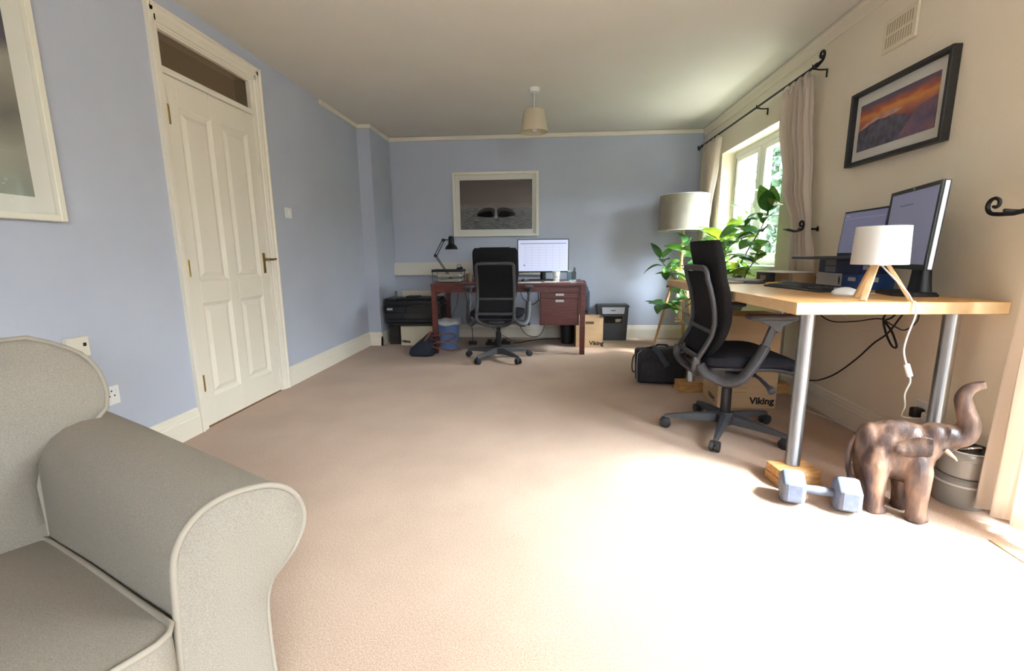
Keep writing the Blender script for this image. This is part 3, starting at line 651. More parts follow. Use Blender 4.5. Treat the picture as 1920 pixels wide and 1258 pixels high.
sm = ramp_mat('sunset_print', [(0, (92, 70, 96)), (.3, (150, 92, 92)), (.5, (196, 116, 84)), (.62, (226, 150, 76)), (.72, (190, 96, 66)), (.86, (110, 72, 84)), (1, (84, 76, 110))], 2, .13, 5, lo=1.60, hi=1.80, stretch=(1, 3, 8))
pS, sp_ = picture('framed_picture', 'black framed sunset mountain print on the cream wall', 'x-', 2.245, 2.905, 1.478, 1.868, XR, .040, .020, m_bf, (2.325, 2.85, 1.552, 1.795), sm)
bm = B(); xp = XR-.0124
def flat_x(bm, pts, x): bm.faces.new([bm.verts.new((x, y, z)) for y, z in pts])
flat_x(bm, [(2.85, 1.552), (2.85, 1.66), (2.80, 1.668), (2.76, 1.680), (2.70, 1.690), (2.65, 1.682), (2.60, 1.688), (2.55, 1.672), (2.50, 1.66), (2.46, 1.62), (2.50, 1.552)], xp)
OBJ('far_hill', bm, mat('hill_ink', (74, 68, 84), .4, col2=(110, 104, 122), scale=30), sp_)
bm = B(); flat_x(bm, [(2.325, 1.552), (2.58, 1.552), (2.52, 1.59), (2.47, 1.64), (2.44, 1.672), (2.40, 1.684), (2.36, 1.690), (2.325, 1.698)], xp-.0006)
OBJ('near_hill', bm, mat('hill_ink_near', (112, 92, 124), .4, col2=(150, 112, 122), scale=22), sp_)
bm = B(); flat_x(bm, [(2.85, 1.662), (2.80, 1.668), (2.76, 1.680), (2.70, 1.690), (2.65, 1.684), (2.57, 1.69), (2.53, 1.70), (2.60, 1.715), (2.70, 1.712), (2.80, 1.69)], xp+.0006)
OBJ('lit_peaks', bm, mat('peak_ink', (214, 160, 140), .4, col2=(196, 130, 110), scale=20), sp_)

# vent grille
v = thing('air_vent', 'cream slotted air vent high on the wall above the sunset picture', 'vent', (XR, 2.63, 2.01))
OBJ('plate', bx(XR-.012, XR, 2.518, 2.745, 2.012, 2.168, .003, 1), mat('vent_plastic', (232, 220, 194), .5), v, world=True)
md = mat('vent_shadow', (176, 160, 134), .8)
for r in range(2):
    for k in range(11):
        y = 2.548+.0165*k; z0 = 2.032+.064*r
        OBJ('slot', bx(XR-.0128, XR-.0115, y-.0035, y+.0035, z0, z0+.052), md, v, world=True)
        
sw = thing('light_switch', 'white light switch on the blue wall beside the door', 'switch', (XL, 3.495, 1.30))
OBJ('plate', bx(XL, XL+.010, 3.455, 3.538, 1.297, 1.376, .003, 2), m_whitep, sw, world=True); OBJ('rocker', bx(XL+.009, XL+.014, 3.487, 3.506, 1.32, 1.353, .002, 1), m_whitep, sw, world=True)
sk = thing('wall_socket', 'white double socket low on the blue wall behind the sofa', 'socket', (XL, 1.835, .335))
OBJ('plate', bx(XL, XL+.011, 1.765, 1.908, .333, .42, .003, 2), m_whitep, sk, world=True)
for y in (1.80, 1.87):
    for (a, b) in ((-.012, .375), (.012, .375), (0, .398)): OBJ('pin_hole', bx(XL+.0105, XL+.0115, y+a-.003, y+a+.003, b-.004, b+.004), m_black, sk, world=True)
    OBJ('rocker', bx(XL+.010, XL+.014, y+.018, y+.028, .385, .405, .002, 1), m_whitep, sk, world=True)
tb = thing('wall_box', 'white telephone point on the blue wall just above the sofa cushion', 'wall box', (XL, 1.75, .59))
OBJ('body', bx(XL, XL+.025, 1.705, 1.797, .585, .672, .004, 2), mat('warm_white_plastic', (226, 218, 202), .5), tb, world=True); OBJ('port', bx(XL+.0245, XL+.0258, 1.768, 1.782, .63, .645), m_black, tb, world=True)

# trunking along the back wall
bm = B(); box(bm, -1.863, -.02, YB-.05, YB, .765, .922, .005, 2); tk = tag(OBJ('cable_trunking', bm, mat('trunking_plastic', (222, 216, 204), .5)), 'long cream cable trunking box along the blue back wall', 'trunking')
wc = thing('wall_cable', 'thin blue painted cable running down the corner by the desk', 'cable', (-1.85, 5.5, 1.0))
bm = B(); tube(bm, [(-1.848, 5.512, 2.30), (-1.847, 5.512, 1.9), (-1.848, 5.512, 1.58), (-1.848, 5.512, .93)], .004, 6); OBJ('cable', bm, m_blue, wc, world=True)
OBJ('cable_clip', bx(-1.858, -1.838, 5.508, 5.524, 1.57, 1.60, .002, 1), m_blue, wc, world=True)

# pendant lamp
m_shade = thin_mat('cream_shade', (226, 214, 190), .35); m_shade_in = mat('shade_lining', (232, 228, 226), .8)
pd = thing('pendant_lamp', 'small cream pendant lampshade hanging from the ceiling', 'lamp', (-.113, 4.09, H))
bm = B(); lathe(bm, [(0, 0), (.050, 0), (.050, -.008), (.044, -.012), (.040, -.03), (.012, -.036), (0, -.036)], 28); OBJ('ceiling_rose', bm, m_whitep, pd, smooth=True, auto=40)
bm = B(); cyl(bm, (0, 0, -.03), (0, 0, -.20), .0045, seg=8); lathe(bm, [(0, -.150), (.016, -.150), (.019, -.21), (.019, -.24), (0, -.24)], 16); OBJ('cord', bm, m_whitep, pd, smooth=True, auto=40)
bm = B(); lathe(bm, [(.086, -.172), (.117, -.345), (.1155, -.345), (.0845, -.172), (.086, -.172)], 40); sh = OBJ('lamp_shade', bm, m_shade, pd, smooth=True, auto=50)
bm = B(); tube(bm, [(.085*math.cos(a), .085*math.sin(a), -.176) for a in [k*math.pi/8 for k in range(16)]], .002, 6, closed=True)
for k in range(3): tube(bm, [(0, 0, -.20), (.085*math.cos(k*2.09), .085*math.sin(k*2.09), -.176)], .002, 6)
OBJ('shade_ring', bm, m_whitep, sh)
bm = B(); lathe(bm, [(0, -.24), (.013, -.24), (.016, -.26), (.030, -.29), (.032, -.31), (.024, -.335), (0, -.343)], 20); OBJ('bulb', bm, mat('frosted_bulb', (240, 240, 240), .15), pd, smooth=True)

# ================================================================ CURTAINS
m_curt = thin_mat('cream_curtain', (247, 239, 231), .58, tcol=(250, 242, 234))
def curtain(name, label, rows, x0, folds, depth, phase=0, group='cream curtains', nu=90):
    """rows: (z, y0, y1, depth factor) from the hem up; pleats run down the cloth"""
    bm = B(); rr = []
    Z = []; n = 30
    zs = [rows[0][0] + (rows[-1][0]-rows[0][0])*k/n for k in range(n+1)]
    def at(z, i):
        for a, b in zip(rows, rows[1:]):
            if a[0] <= z <= b[0]+1e-6:
                k = (z-a[0])/(b[0]-a[0]); k = k*k*(3-2*k); return a[i]+(b[i]-a[i])*k
    for z in zs:
        y0, y1, df = at(z, 1), at(z, 2), at(z, 3); row = []
        for k in range(nu+1):
            u = k/nu; ph = 2*math.pi*folds*u + phase
            row.append(bm.verts.new((x0 + depth*df*(math.sin(ph) + .35*math.sin(2.3*ph+z*1.7)), y0+(y1-y0)*(u + .012*math.sin(ph*2)), z + (.012*math.sin(ph+1) if z == zs[0] else 0))))
        rr.append(row)
    for a, b in zip(rr, rr[1:]):
        for i in range(nu): bm.faces.new((a[i], a[i+1], b[i+1], b[i]))
    r = bmesh.ops.solidify(bm, geom=bm.faces[:], thickness=.0025)
    t = thing(name, label, 'curtain', (x0, rows[0][1], rows[0][0]), 0, group)
    OBJ('cloth', bm, m_curt, t, smooth=True, world=True)
    y0, y1 = rows[-1][1], rows[-1][2]; zt = rows[-1][0]
    nt_ = max(3, int(folds*.75))
    for k in range(nt_):
        y = y0+(y1-y0)*(k+.5)/nt_
        bm = B(); pts = [(x0-.020, y, zt-.05), (x0-.018, y, zt+.01), (x0, y, zt+.032), (x0+.018, y, zt+.01), (x0+.020, y, zt-.05)]
        tube(bm, pts, 1, 8, sq=(.018, .002), up=(1, 0, 0)); OBJ('tab', bm, m_curt, t, smooth=True, world=True)
    return t
XC = 1.672
curtain('curtain', 'cream curtain tied back on the near side of the window', [(.835, 3.03, 3.29, 1.0), (.95, 3.05, 3.30, .9), (1.165, 3.115, 3.315, .55), (1.45, 3.17, 3.46, .8), (1.9, 3.24, 3.585, .9), (2.115, 3.265, 3.60, .7)], XC, 6, .026)
curtain('curtain', 'cream curtain hanging at the far side of the window behind the floor lamp', [(.80, 5.05, 5.29, 1.0), (.95, 5.06, 5.28, .9), (1.17, 5.09, 5.26, .6), (1.45, 5.0, 5.27, .8), (1.9, 4.87, 5.27, .9), (2.115, 4.82, 5.28, .7)], XC, 6, .026, 1.2)
curtain('curtain', 'long cream curtain at the right edge beside the garden door', [(.045, 1.42, 1.745, 1.0), (.5, 1.44, 1.735, 1), (.95, 1.48, 1.72, .8), (1.17, 1.55, 1.71, .6), (1.5, 1.42, 1.66, .8), (2.11, 1.33, 1.62, .8)], 1.668, 5, .030, .5)
def spiral(c, r, turns, a0, dirn, n=40, ax='y'):
    out = []
    for k in range(n+1):
        t = k/n; rr = r*(1-.82*t); a = a0 + dirn*turns*2*math.pi*t
        out.append((c[0], c[1]+rr*math.cos(a), c[2]+rr*math.sin(a)))
    return out
rod = thing('curtain_rod', 'black iron curtain rod with scroll finials over the window', 'curtain rod', (1.66, 4.3, 2.145))
bm = B(); cyl(bm, (XC, 3.215, 2.148), (XC, 5.40, 2.148), .0085, seg=10); OBJ('pole', bm, m_blackm, rod, smooth=True, world=True, auto=40)
bm = B(); tube(bm, [(XC, 3.24, 2.148), (XC, 3.20, 2.146), (XC, 3.175, 2.152)] + spiral((XC, 3.170, 2.186), .034, 1.2, -1.57, -1), [.010]*3 + [.0085-.003*k/40 for k in range(41)], 8); lathe(bm, [(0, 0), (.014, 0), (.014, .02), (0, .02)], 12, M=basis((XC, 3.225, 2.148), (1, 0, 0), (0, 0, 1))); OBJ('finial', bm, m_blackm, rod, smooth=True, world=True)
bm = B(); tube(bm, [(XC, 5.37, 2.148), (XC, 5.41, 2.14), (XC, 5.44, 2.125)] + [(XC, 5.44+.035*math.sin(a), 2.155-.03*math.cos(a)) for a in (0, .5, 1.0, 1.6, 2.2)], .0085, 8); OBJ('finial', bm, m_blackm, rod, smooth=True, world=True)
for y in (3.24, 4.02, 5.34):
    bm = B(); tube(bm, [(XC, y, 2.136), (XC+.03, y, 2.130), (XR-.006, y, 2.130)], .005, 8); tube(bm, [(XR-.005, y, 2.135), (XR-.005, y, 2.085)], .005, 8); tube(bm, [(XC-.012, y, 2.16), (XC-.010, y, 2.138), (XC, y, 2.132), (XC+.012, y, 2.14)], .004, 6); OBJ('bracket', bm, m_blackm, rod, smooth=True, world=True)
def holdback(label, yc, zc, s):
    """s: which way along y the leaf end points"""
    t = thing('curtain_holdback', label, 'holdback', (XR, yc, zc), 0, 'iron curtain holdbacks')
    bm = B(); pts = [(XR-.004, yc-s*.03, zc-.015), (XR-.05, yc-s*.03, zc-.015), (XR-.115, yc-s*.02, zc-.012)]
    tube(bm, pts, .006, 8); OBJ('arm', bm, m_blackm, t, smooth=True, world=True)
    x = XR-.118
    sp = spiral((x, yc-s*.055, zc+.012), .034, 1.15, -1.57, -s)
    bm = B(); tube(bm, [(x, yc+s*.17, zc-.006), (x, yc+s*.10, zc-.012), (x, yc+s*.02, zc-.026), (x, yc-s*.03, zc-.025)] + sp, [.003, .010, .008, .0075] + [.0075-.002*k/40 for k in range(41)], 8); OBJ('scroll', bm, m_blackm, t, smooth=True, world=True)
    lathe_b = B(); lathe(lathe_b, [(0, 0), (.018, 0), (.018, .006), (0, .008)], 14, M=basis((XR, yc-s*.03, zc-.015), (0, 1, 0), (0, 0, 1))); OBJ('wall_plate', lathe_b, m_blackm, t, world=True)
holdback('black iron scroll holdback around the curtain beside the window', 3.20, 1.165, 1)
holdback('black iron scroll holdback on the wall right of the large monitor', 1.795, 1.155, -1)
# ================================================================ FLOOR LAMP
m_ash = mat('ash_wood', (206, 168, 122), .55, col2=(190, 150, 104), scale=8, stretch=(6, 6, 1), detail=4)
m_lshade = thin_mat('linen_lampshade', (176, 167, 150), .22, col2=(170, 160, 143))
FL = (1.44, 5.07); fl = thing('floor_lamp', 'wooden tripod floor lamp with a cream drum shade', 'lamp', (FL[0], FL[1], 0))
bm = B(); lathe(bm, [(.247, 1.602), (.255, 1.238), (.253, 1.238), (.245, 1.602), (.247, 1.602)], 48); s = OBJ('lamp_shade', bm, m_lshade, fl, smooth=True, auto=50)
bm = B(); tube(bm, [(.246*math.cos(k*math.pi/20), .246*math.sin(k*math.pi/20), 1.600) for k in range(40)], .003, 6, closed=True); tube(bm, [(.254*math.cos(k*math.pi/20), .254*math.sin(k*math.pi/20), 1.240) for k in range(40)], .003, 6, closed=True)
for k in range(3): tube(bm, [(0, 0, 1.29), (.253*math.cos(k*2.09), .253*math.sin(k*2.09), 1.24)], .002, 6)
OBJ('shade_ring', bm, m_whitep, s)
bm = B(); lathe(bm, [(0, 1.29), (.016, 1.29), (.02, 1.33), (.034, 1.38), (.034, 1.41), (0, 1.44)], 18); OBJ('bulb', bm, mat('frosted_bulb', (240, 240, 240)), fl, smooth=True)
bm = B(); lathe(bm, [(0, .30), (.016, .30), (.016, 1.25), (.020, 1.255), (.020, 1.30), (0, 1.30)], 18); OBJ('pole', bm, m_ash, fl, smooth=True, auto=40)
bm = B(); A = [(.105*math.cos(R(a)), .105*math.sin(R(a))) for a in (168, 192, 288, 312, 48, 72)]; prism(bm, A, 'z', .715, .737); OBJ('collar_plate', bm, m_ash, fl)
bm = B(); lathe(bm, [(0, .255), (.02, .255), (.032, .258), (.032, .272), (.022, .276), (.022, .292), (.032, .296), (.032, .308), (0, .308)], 20); OBJ('spool', bm, m_ash, fl, smooth=True, auto=30)
for a in (180, 300, 58):
    c, s_ = math.cos(R(a)), math.sin(R(a)); e = .25
    bm = B(); tube(bm, [(c*.075, s_*.075, .72), (c*e, s_*e, .002)], 1, 8, sq=(.012, .017), up=(-s_, c, 0)); OBJ('leg', bm, m_ash, fl, smooth=True, auto=40)
bm = B(); tube(bm, spline([(.01, -.022, 1.25), (.018, -.022, .9), (.022, -.02, .5), (.03, -.03, .29), (.10, .0, .22), (.15, .10, .05), (-.1, .25, .006), (-.4, .36, .006), (-.6, .40, .006)], 6), .003, 6); OBJ('lamp_cord', bm, m_whitep, fl, smooth=True)

# ================================================================ RUBBER PLANTS
m_lf = []
for i, (c, c2, tc_) in enumerate((((46, 84, 42), (62, 104, 54), (100, 150, 45)), ((66, 108, 56), (84, 128, 66), (120, 170, 50)), ((112, 142, 58), (134, 158, 70), (180, 200, 60)))):
    m = thin_mat('rubber_leaf_%d' % i, c, .16, .25, col2=c2, tcol=tc_); m_lf.append(m)
m_stem = mat('plant_stem', (112, 88, 60), .7)
def leaf_mesh(name, L, Wd, curl, fold):
    bm = B(); rows = []; n = 9
    for i in range(n+1):
        t = i/n; wd = Wd*(math.sin(math.pi*min(1, t**.85))**.75)*(1-.12*t) if 0 < t < 1 else .002
        x = L*t; z = -curl*L*t*t + .04*L*math.sin(3*t)
        rows.append([bm.verts.new((x, wd*k*.5, z + fold*wd*abs(k)*.5 + (.003 if k else 0))) for k in (-1, -.5, 0, .5, 1)])
    for a, b in zip(rows, rows[1:]):
        for i in range(4): bm.faces.new((a[i], a[i+1], b[i+1], b[i]))
    tube(bm, [(-.035, 0, -.004), (0, 0, 0), (.02, 0, -.001)], .003, 5)
    me = bpy.data.meshes.new(name); bmesh.ops.recalc_face_normals(bm, faces=bm.faces); bm.to_mesh(me); bm.free(); me.polygons.foreach_set('use_smooth', [True]*len(me.polygons)); return me
LM = []
for k, (L, Wd, cu, fo) in enumerate(((.20, .125, .25, .18), (.18, .12, .4, .12), (.15, .105, .15, .22), (.22, .135, .1, .15))):
    for m in m_lf:
        me = leaf_mesh('leaf', L, Wd, cu, fo); me.materials.append(m); LM.append(me)
def add_leaf(parent, p, d, roll, k, s=1):
    d = Vector(d).normalized(); side = Vector((0, 0, 1)).cross(d)
    if side.length < .1: side = Vector((1, 0, 0))
    side.normalize(); up = d.cross(side); q = Matrix.Rotation(roll, 3, d); side = q @ side; up = q @ up
    o = bpy.data.objects.new('leaf', LM[k]); COL.objects.link(o); o.parent = parent
    mm = Matrix((d, side, up)).transposed().to_4x4(); loc = Vector(p) - parent.location; o.location = loc; o.rotation_euler = mm.to_euler(); o.scale = (s, s, s); return o
def pot(parent, r, h, col):
    bm = B(); lathe(bm, [(0, 0), (r*.72, 0), (r*.98, h*.86), (r*1.06, h*.86), (r*1.06, h), (r*.95, h), (r*.93, h*.9), (0, h*.88)], 28); OBJ('pot', bm, col, parent, smooth=True, auto=35)
    bm = B(); lathe(bm, [(r*.93, h*.885), (r*.5, h*.9), (0, h*.905)], 20); OBJ('soil', bm, mat('soil', (60, 45, 35), 1, col2=(40, 30, 24), scale=40), parent)
def plant(label, loc, stems, group, seed, potr=.15):
    random.seed(seed); t = thing('rubber_plant', label, 'plant', loc, 0, group)
    pot(t, potr, .30, mat('terracotta', (170, 102, 72), .8, col2=(156, 90, 62), scale=8))
    for path, nl, lean in stems:
        pts = spline(path, 6); bm = B(); tube(bm, [Vector(p)-Vector(loc) for p in pts], [.008-.004*i/(len(pts)-1) for i in range(len(pts))], 6); OBJ('stem', bm, m_stem, t, smooth=True)
        n = len(pts)
        nl = int(nl*1.35)
        for j in range(nl):
            f = .30 + .70*(j+.5)/nl; i = min(int(f*(n-1)), n-2); p = pts[i].lerp(pts[i+1], f*(n-1)-i)
            a = j*2.4 + random.uniform(-.4, .4) + lean; el = random.uniform(-.35, .5) + (.5 if j > nl-3 else 0)
            d = Vector((math.cos(a)*math.cos(el), math.sin(a)*math.cos(el), math.sin(el)))
            q = p + d*.035
            if q.x + d.x*.22 > 1.735 or (q.y > 4.9 and q.x + d.x*.2 > 1.70): d.x = -abs(d.x)*.6 - .15; d.normalize()
            if q.y + d.y*.22 > 5.48: d.y = -abs(d.y); 
            if q.y + d.y*.22 > 4.93 and q.x+d.x*.2 > 1.72: d.y = -abs(d.y)
            k = random.choice((0, 0, 1, 1, 2, 3, 4, 4, 5, 6, 7, 9, 10))
            add_leaf(t, q, d, random.uniform(-.7, .7), k, random.uniform(.85, 1.1))
    return t
PA = (1.46, 3.93, 0)
pa = plant('large rubber plant in front of the window with broad glossy leaves', PA, [
    ([(1.46, 3.93, .27), (1.50, 3.90, .7), (1.58, 3.80, 1.0), (1.635, 3.69, 1.20), (1.665, 3.66, 1.36)], 13, 0),
    ([(1.45, 3.95, .27), (1.44, 3.95, .7), (1.50, 4.0, 1.0), (1.60, 4.02, 1.15), (1.66, 4.0, 1.30)], 14, 1),
    ([(1.47, 3.96, .27), (1.46, 4.05, .7), (1.48, 4.18, .95), (1.54, 4.28, 1.12)], 13, 2),
    ([(1.44, 3.92, .27), (1.36, 3.95, .6), (1.32, 4.0, .85), (1.36, 3.98, 1.02)], 12, 3),
    ([(1.48, 3.90, .27), (1.52, 3.78, .6), (1.54, 3.68, .84), (1.60, 3.62, .98)], 10, 4)], 'rubber plants', 11)
# single leaves that catch the light at the window
for p, d, r, k, s in (((1.660, 3.675, 1.31), (-.25, .1, 1), 1.2, 1, 1.0), ((1.665, 3.67, 1.31), (.1, -.15, 1), -1.2, 4, 1.0), ((1.65, 3.65, 1.30), (-.3, -.4, .8), .3, 0, 1.0), ((1.66, 3.98, 1.22), (.1, -.8, .45), .6, 1, 1.1), ((1.62, 3.95, 1.16), (.0, -1, -.1), .9, 8, 1.15), ((1.60, 3.70, .95), (.0, -.7, .2), 1.1, 8, 1.1), ((1.6, 4.1, 1.16), (-.3, -.3, .7), .5, 5, 1.0)):
    add_leaf(pa, p, d, r, k, s)
PB = (1.60, 4.46, 0)
pb = plant('second rubber plant half hidden behind the tripod lamp and chair', PB, [
    ([(1.60, 4.47, .27), (1.50, 4.72, .6), (1.40, 4.84, .9), (1.44, 4.86, 1.08)], 12, 0),
    ([(1.59, 4.48, .27), (1.45, 4.80, .55), (1.30, 5.0, .82), (1.24, 5.16, .93)], 12, 1.3),
    ([(1.60, 4.45, .27), (1.58, 4.50, .6), (1.55, 4.52, .95), (1.56, 4.5, 1.15)], 12, 2.1),
    ([(1.58, 4.48, .27), (1.40, 4.82, .42), (1.28, 5.02, .46), (1.27, 5.12, .40)], 8, 2.1)], 'rubber plants', 23, .115)

# ================================================================ UNDER AND BESIDE THE DARK DESK
m_card = mat('brown_cardboard', (202, 170, 132), .85, col2=(194, 162, 124), scale=4, stretch=(1, 1, 6)); m_cardw = mat('pale_cardboard', (222, 212, 188), .85, col2=(214, 203, 178), scale=4)
m_ink = mat('black_ink', (30, 26, 26), .8)
def archive_box(label, x0, x1, y0, y1, z0, h, m, open_top=False, letter=True, lid=False, rz=0, lines=False, side=False, lx=.52):
    t = thing('archive_box', label, 'box', ((x0+x1)/2, (y0+y1)/2, z0), rz, 'cardboard archive boxes'); w, d = (x1-x0)/2, (y1-y0)/2; th = .004
    bm = B(); box(bm, -w, w, -d, -d+th, 0, h); OBJ('front_panel', bm, m, t)
    bm = B(); box(bm, -w, w, d-th, d, 0, h); OBJ('back_panel', bm, m, t)
    for s in (-1, 1):
        bm = B(); box(bm, *sorted((s*w, s*(w-th))), -d+th, d-th, 0, h); OBJ('side_panel', bm, m, t)
    bm = B(); box(bm, -w+th, w-th, -d+th, d-th, 0, th); OBJ('base_panel', bm, m, t)
    if lid:
        bm = B(); box(bm, -w-.004, w+.004, -d-.004, d+.004, h-.002, h+.002); 
        for (a, b, c, e) in ((-w-.004, w+.004, -d-.006, -d-.002), (-w-.004, w+.004, d+.002, d+.006), (-w-.006, -w-.002, -d, d), (w+.002, w+.006, -d, d)): box(bm, a, b, c, e, h-.05, h+.002)
        OBJ('lid', bm, m, t)
    elif not open_top:
        for s in (-1, 1):
            bm = B(); box(bm, *sorted((s*w*.99, s*.002)), -d+.002, d-.002, h, h+.003); OBJ('flap', bm, m, t)
    if open_top:
        bm = B(); box(bm, -.045, .045, -d-.0008, -d+.001, h*.80, h*.80+.026, .0); OBJ('hand_hole', bm, mat('box_inside', (96, 74, 52), .9), t)
    if letter: text('lettering', 'Viking', .062 if letter is True else letter, basis((w*lx, -d-.0004, .047), (1, 0, 0), (0, 0, 1)), m_ink, t, bold=.0022)
    if side: text('lettering', 'Viking', .05, basis((-w-.0004, -d*.2, .047), (0, -1, 0), (0, 0, 1)), m_ink, t, bold=.001)
    if lines:
        bm = B()
        for k in range(3): box(bm, -w*.48, 0, -d-.0005, -d+.0005, .105+.03*k, .1065+.03*k)
        OBJ('printed_lines', bm, mat('brown_ink', (120, 92, 64), .8), t)
    return t
archive_box('open brown cardboard box with a hand hole beside the dark desk', .318, .608, 4.90, 5.185, 0, .325, m_card, True)
archive_box('brown cardboard box on the floor under the light wood desk', 1.12, 1.488, 2.955, 3.235, 0, .295, m_card, lines=True, side=True)
archive_box('taller brown cardboard box stacked on another under the light wood desk', 1.135, 1.49, 2.965, 3.225, .30, .305, m_card, letter=False, lid=True)
archive_box('pale cardboard box holding up the printer', -1.642, -1.27, 4.95, 5.27, 0, .222, m_cardw, letter=.040, lx=-.70)
# second support under the printer's left end
tag(OBJ('printer_stand', bx(-1.80, -1.68, 5.02, 5.28, 0, .222, .004, 1), mat('dark_stand', (48, 42, 38), .7)), 'dark stand in the corner under the printer', 'stand')
# printer
pr = thing('printer', 'black multifunction printer on a pale box in the corner', 'printer', (-1.48, 5.12, .228)); m_prn = mat('printer_black', (26, 26, 28), .4); m_prn2 = mat('printer_gloss', (18, 18, 20), .15)
def PR(n, bm, m=m_prn, **k): return OBJ(n, bm, m, pr, world=True, **k)
PR('body', bx(-1.825, -1.185, 4.975, 5.30, .25, .45, .012, 2)); PR('base', bx(-1.80, -1.20, 5.0, 5.28, .228, .252))
PR('scanner_lid', bx(-1.825, -1.185, 4.965, 5.30, .462, .505, .012, 2)); PR('document_feeder', bx(-1.66, -1.20, 5.04, 5.27, .503, .535, .012, 2))
PR('feed_flap', bx(-1.60, -1.46, 5.05, 5.2, .533, .55, .006, 1)); PR('feeder_end', bx(-1.825, -1.68, 4.967, 5.27, .50, .53, .012, 2))
PR('seam', bx(-1.82, -1.19, 4.972, 5.29, .449, .463), m_prn2)
cp = PR('control_panel', bx(-1.828, -1.58, 4.955, 4.98, .37, .445, .006, 2), m_prn2); 
OBJ('display', bx(-1.79, -1.725, 4.9535, 4.9555, .400, .425), mat('dim_display', (170, 175, 180), .3), cp)
PR('output_slot', bx(-1.60, -1.20, 4.97, 4.978, .30, .36), m_prn2); ot = PR('output_tray', bx(-1.70, -1.22, 4.87, 5.0, .236, .262, .006, 1)); PR('paper_cassette', bx(-1.80, -1.20, 4.93, 4.985, .262, .30, .006, 1))
PR('rear_paper_support', bx(-1.72, -1.22, 5.30, 5.315, .42, .595, .003, 1), mat('pale_support', (214, 206, 190), .7))
tag(OBJ('ornament', bx(-1.775, -1.745, 5.19, 5.21, .5315, .60, .006, 2), mat('olive', (112, 124, 84), .7)), 'small olive green packet standing on the printer', 'packet')
# blue bin with liner
bn = thing('waste_bin', 'blue plastic waste bin with a white liner under the dark desk', 'bin', (-1.065, 4.83, 0)); m_bb = mat('blue_plastic', (108, 136, 190), .45)
bm = B(); lathe(bm, [(0, 0), (.094, 0), (.097, .005), (.118, .285), (.122, .29), (.116, .29), (.093, .01), (0, .01)], 36); OBJ('bucket', bm, m_bb, bn, smooth=True, auto=35)
bm = B(); rr = []; random.seed(3)
for q, (r, z) in enumerate(((.108, .20), (.112, .288), (.126, .300), (.133, .285), (.131, .268))): rr.append([bm.verts.new(((r+(.003*math.sin(9*a)+.002*math.sin(17*a) if q > 1 else 0))*math.cos(a), (r+(.003*math.sin(9*a) if q > 1 else 0))*math.sin(a), z+(.014+.008*math.sin(3*a+1)+.005*math.sin(7*a) if q in (1, 2) else .005*math.sin(5*a))+(.02*max(0, math.cos(a-.4)) if q in (1, 2) else 0))) for a in [k*2*math.pi/48 for k in range(48)]])
for a, b in zip(rr, rr[1:]):
    for k in range(48): bm.faces.new((a[k], a[(k+1) % 48], b[(k+1) % 48], b[k]))
OBJ('liner', bm, thin_mat('bin_liner', (214, 212, 214), .2, .5), bn, smooth=True)
bb = thing('waste_basket', 'small black basket on the floor behind the desk pedestal', 'basket', (.235, 5.155, 0))
bm = B(); lathe(bm, [(0, 0), (.066, 0), (.07, .004), (.082, .22), (.086, .225), (.08, .225), (.064, .01), (0, .01)], 24); OBJ('body', bm, m_black, bb, smooth=True, auto=35)
# navy handbag with tan handles
m_navy = mat('navy_canvas', (28, 32, 46), .85, col2=(36, 40, 56), scale=60, bump=.2, bscale=200); m_tan = mat('tan_leather', (112, 66, 44), .5)
hb = thing('handbag', 'slumped navy handbag with brown leather handles by the desk leg', 'handbag', (-1.24, 4.42, 0))
bm = B(); rings = []
for (z, cx, hw, hd) in ((.004, -.02, .115, .05), (.03, -.015, .135, .062), (.08, .0, .13, .058), (.14, .035, .095, .046), (.19, .06, .06, .034), (.225, .075, .035, .022), (.245, .085, .018, .012)):
    rings.append([bm.verts.new((cx+hw*math.copysign(abs(math.cos(a))**.7, math.cos(a))*(1+.03*math.sin(5*a+z*40)), hd*math.copysign(abs(math.sin(a))**.7, math.sin(a))*(1+.06*math.sin(4*a+z*60)), z)) for a in [k*2*math.pi/28 for k in range(28)]])
for a, b in zip(rings, rings[1:]):
    for k in range(28): bm.faces.new((a[k], a[(k+1) % 28], b[(k+1) % 28], b[k]))
bm.faces.new(rings[0][::-1]); bm.faces.new(rings[-1]); OBJ('body', bm, m_navy, hb, smooth=True)
bm = B(); tube(bm, spline([(.03, -.045, .16), (.055, -.052, .20), (.085, -.02, .245), (.10, .02, .23), (.10, .03, .20)], 4), 1, 8, sq=(.012, .004), up=(0, 1, 0)); OBJ('trim', bm, m_tan, hb, smooth=True)
for P in ([(.09, -.04, .19), (.15, -.06, .165), (.24, -.07, .165), (.33, -.05, .20), (.335, -.04, .235), (.26, -.05, .245), (.17, -.06, .225), (.10, -.03, .21)], [(.10, -.04, .11), (.16, -.07, .095), (.28, -.08, .075), (.37, -.06, .085), (.385, -.05, .11), (.33, -.06, .145), (.25, -.07, .16), (.12, -.05, .14)]):
    bm = B(); tube(bm, spline(P, 6), .0065, 8); OBJ('handle', bm, m_tan, hb, smooth=True)
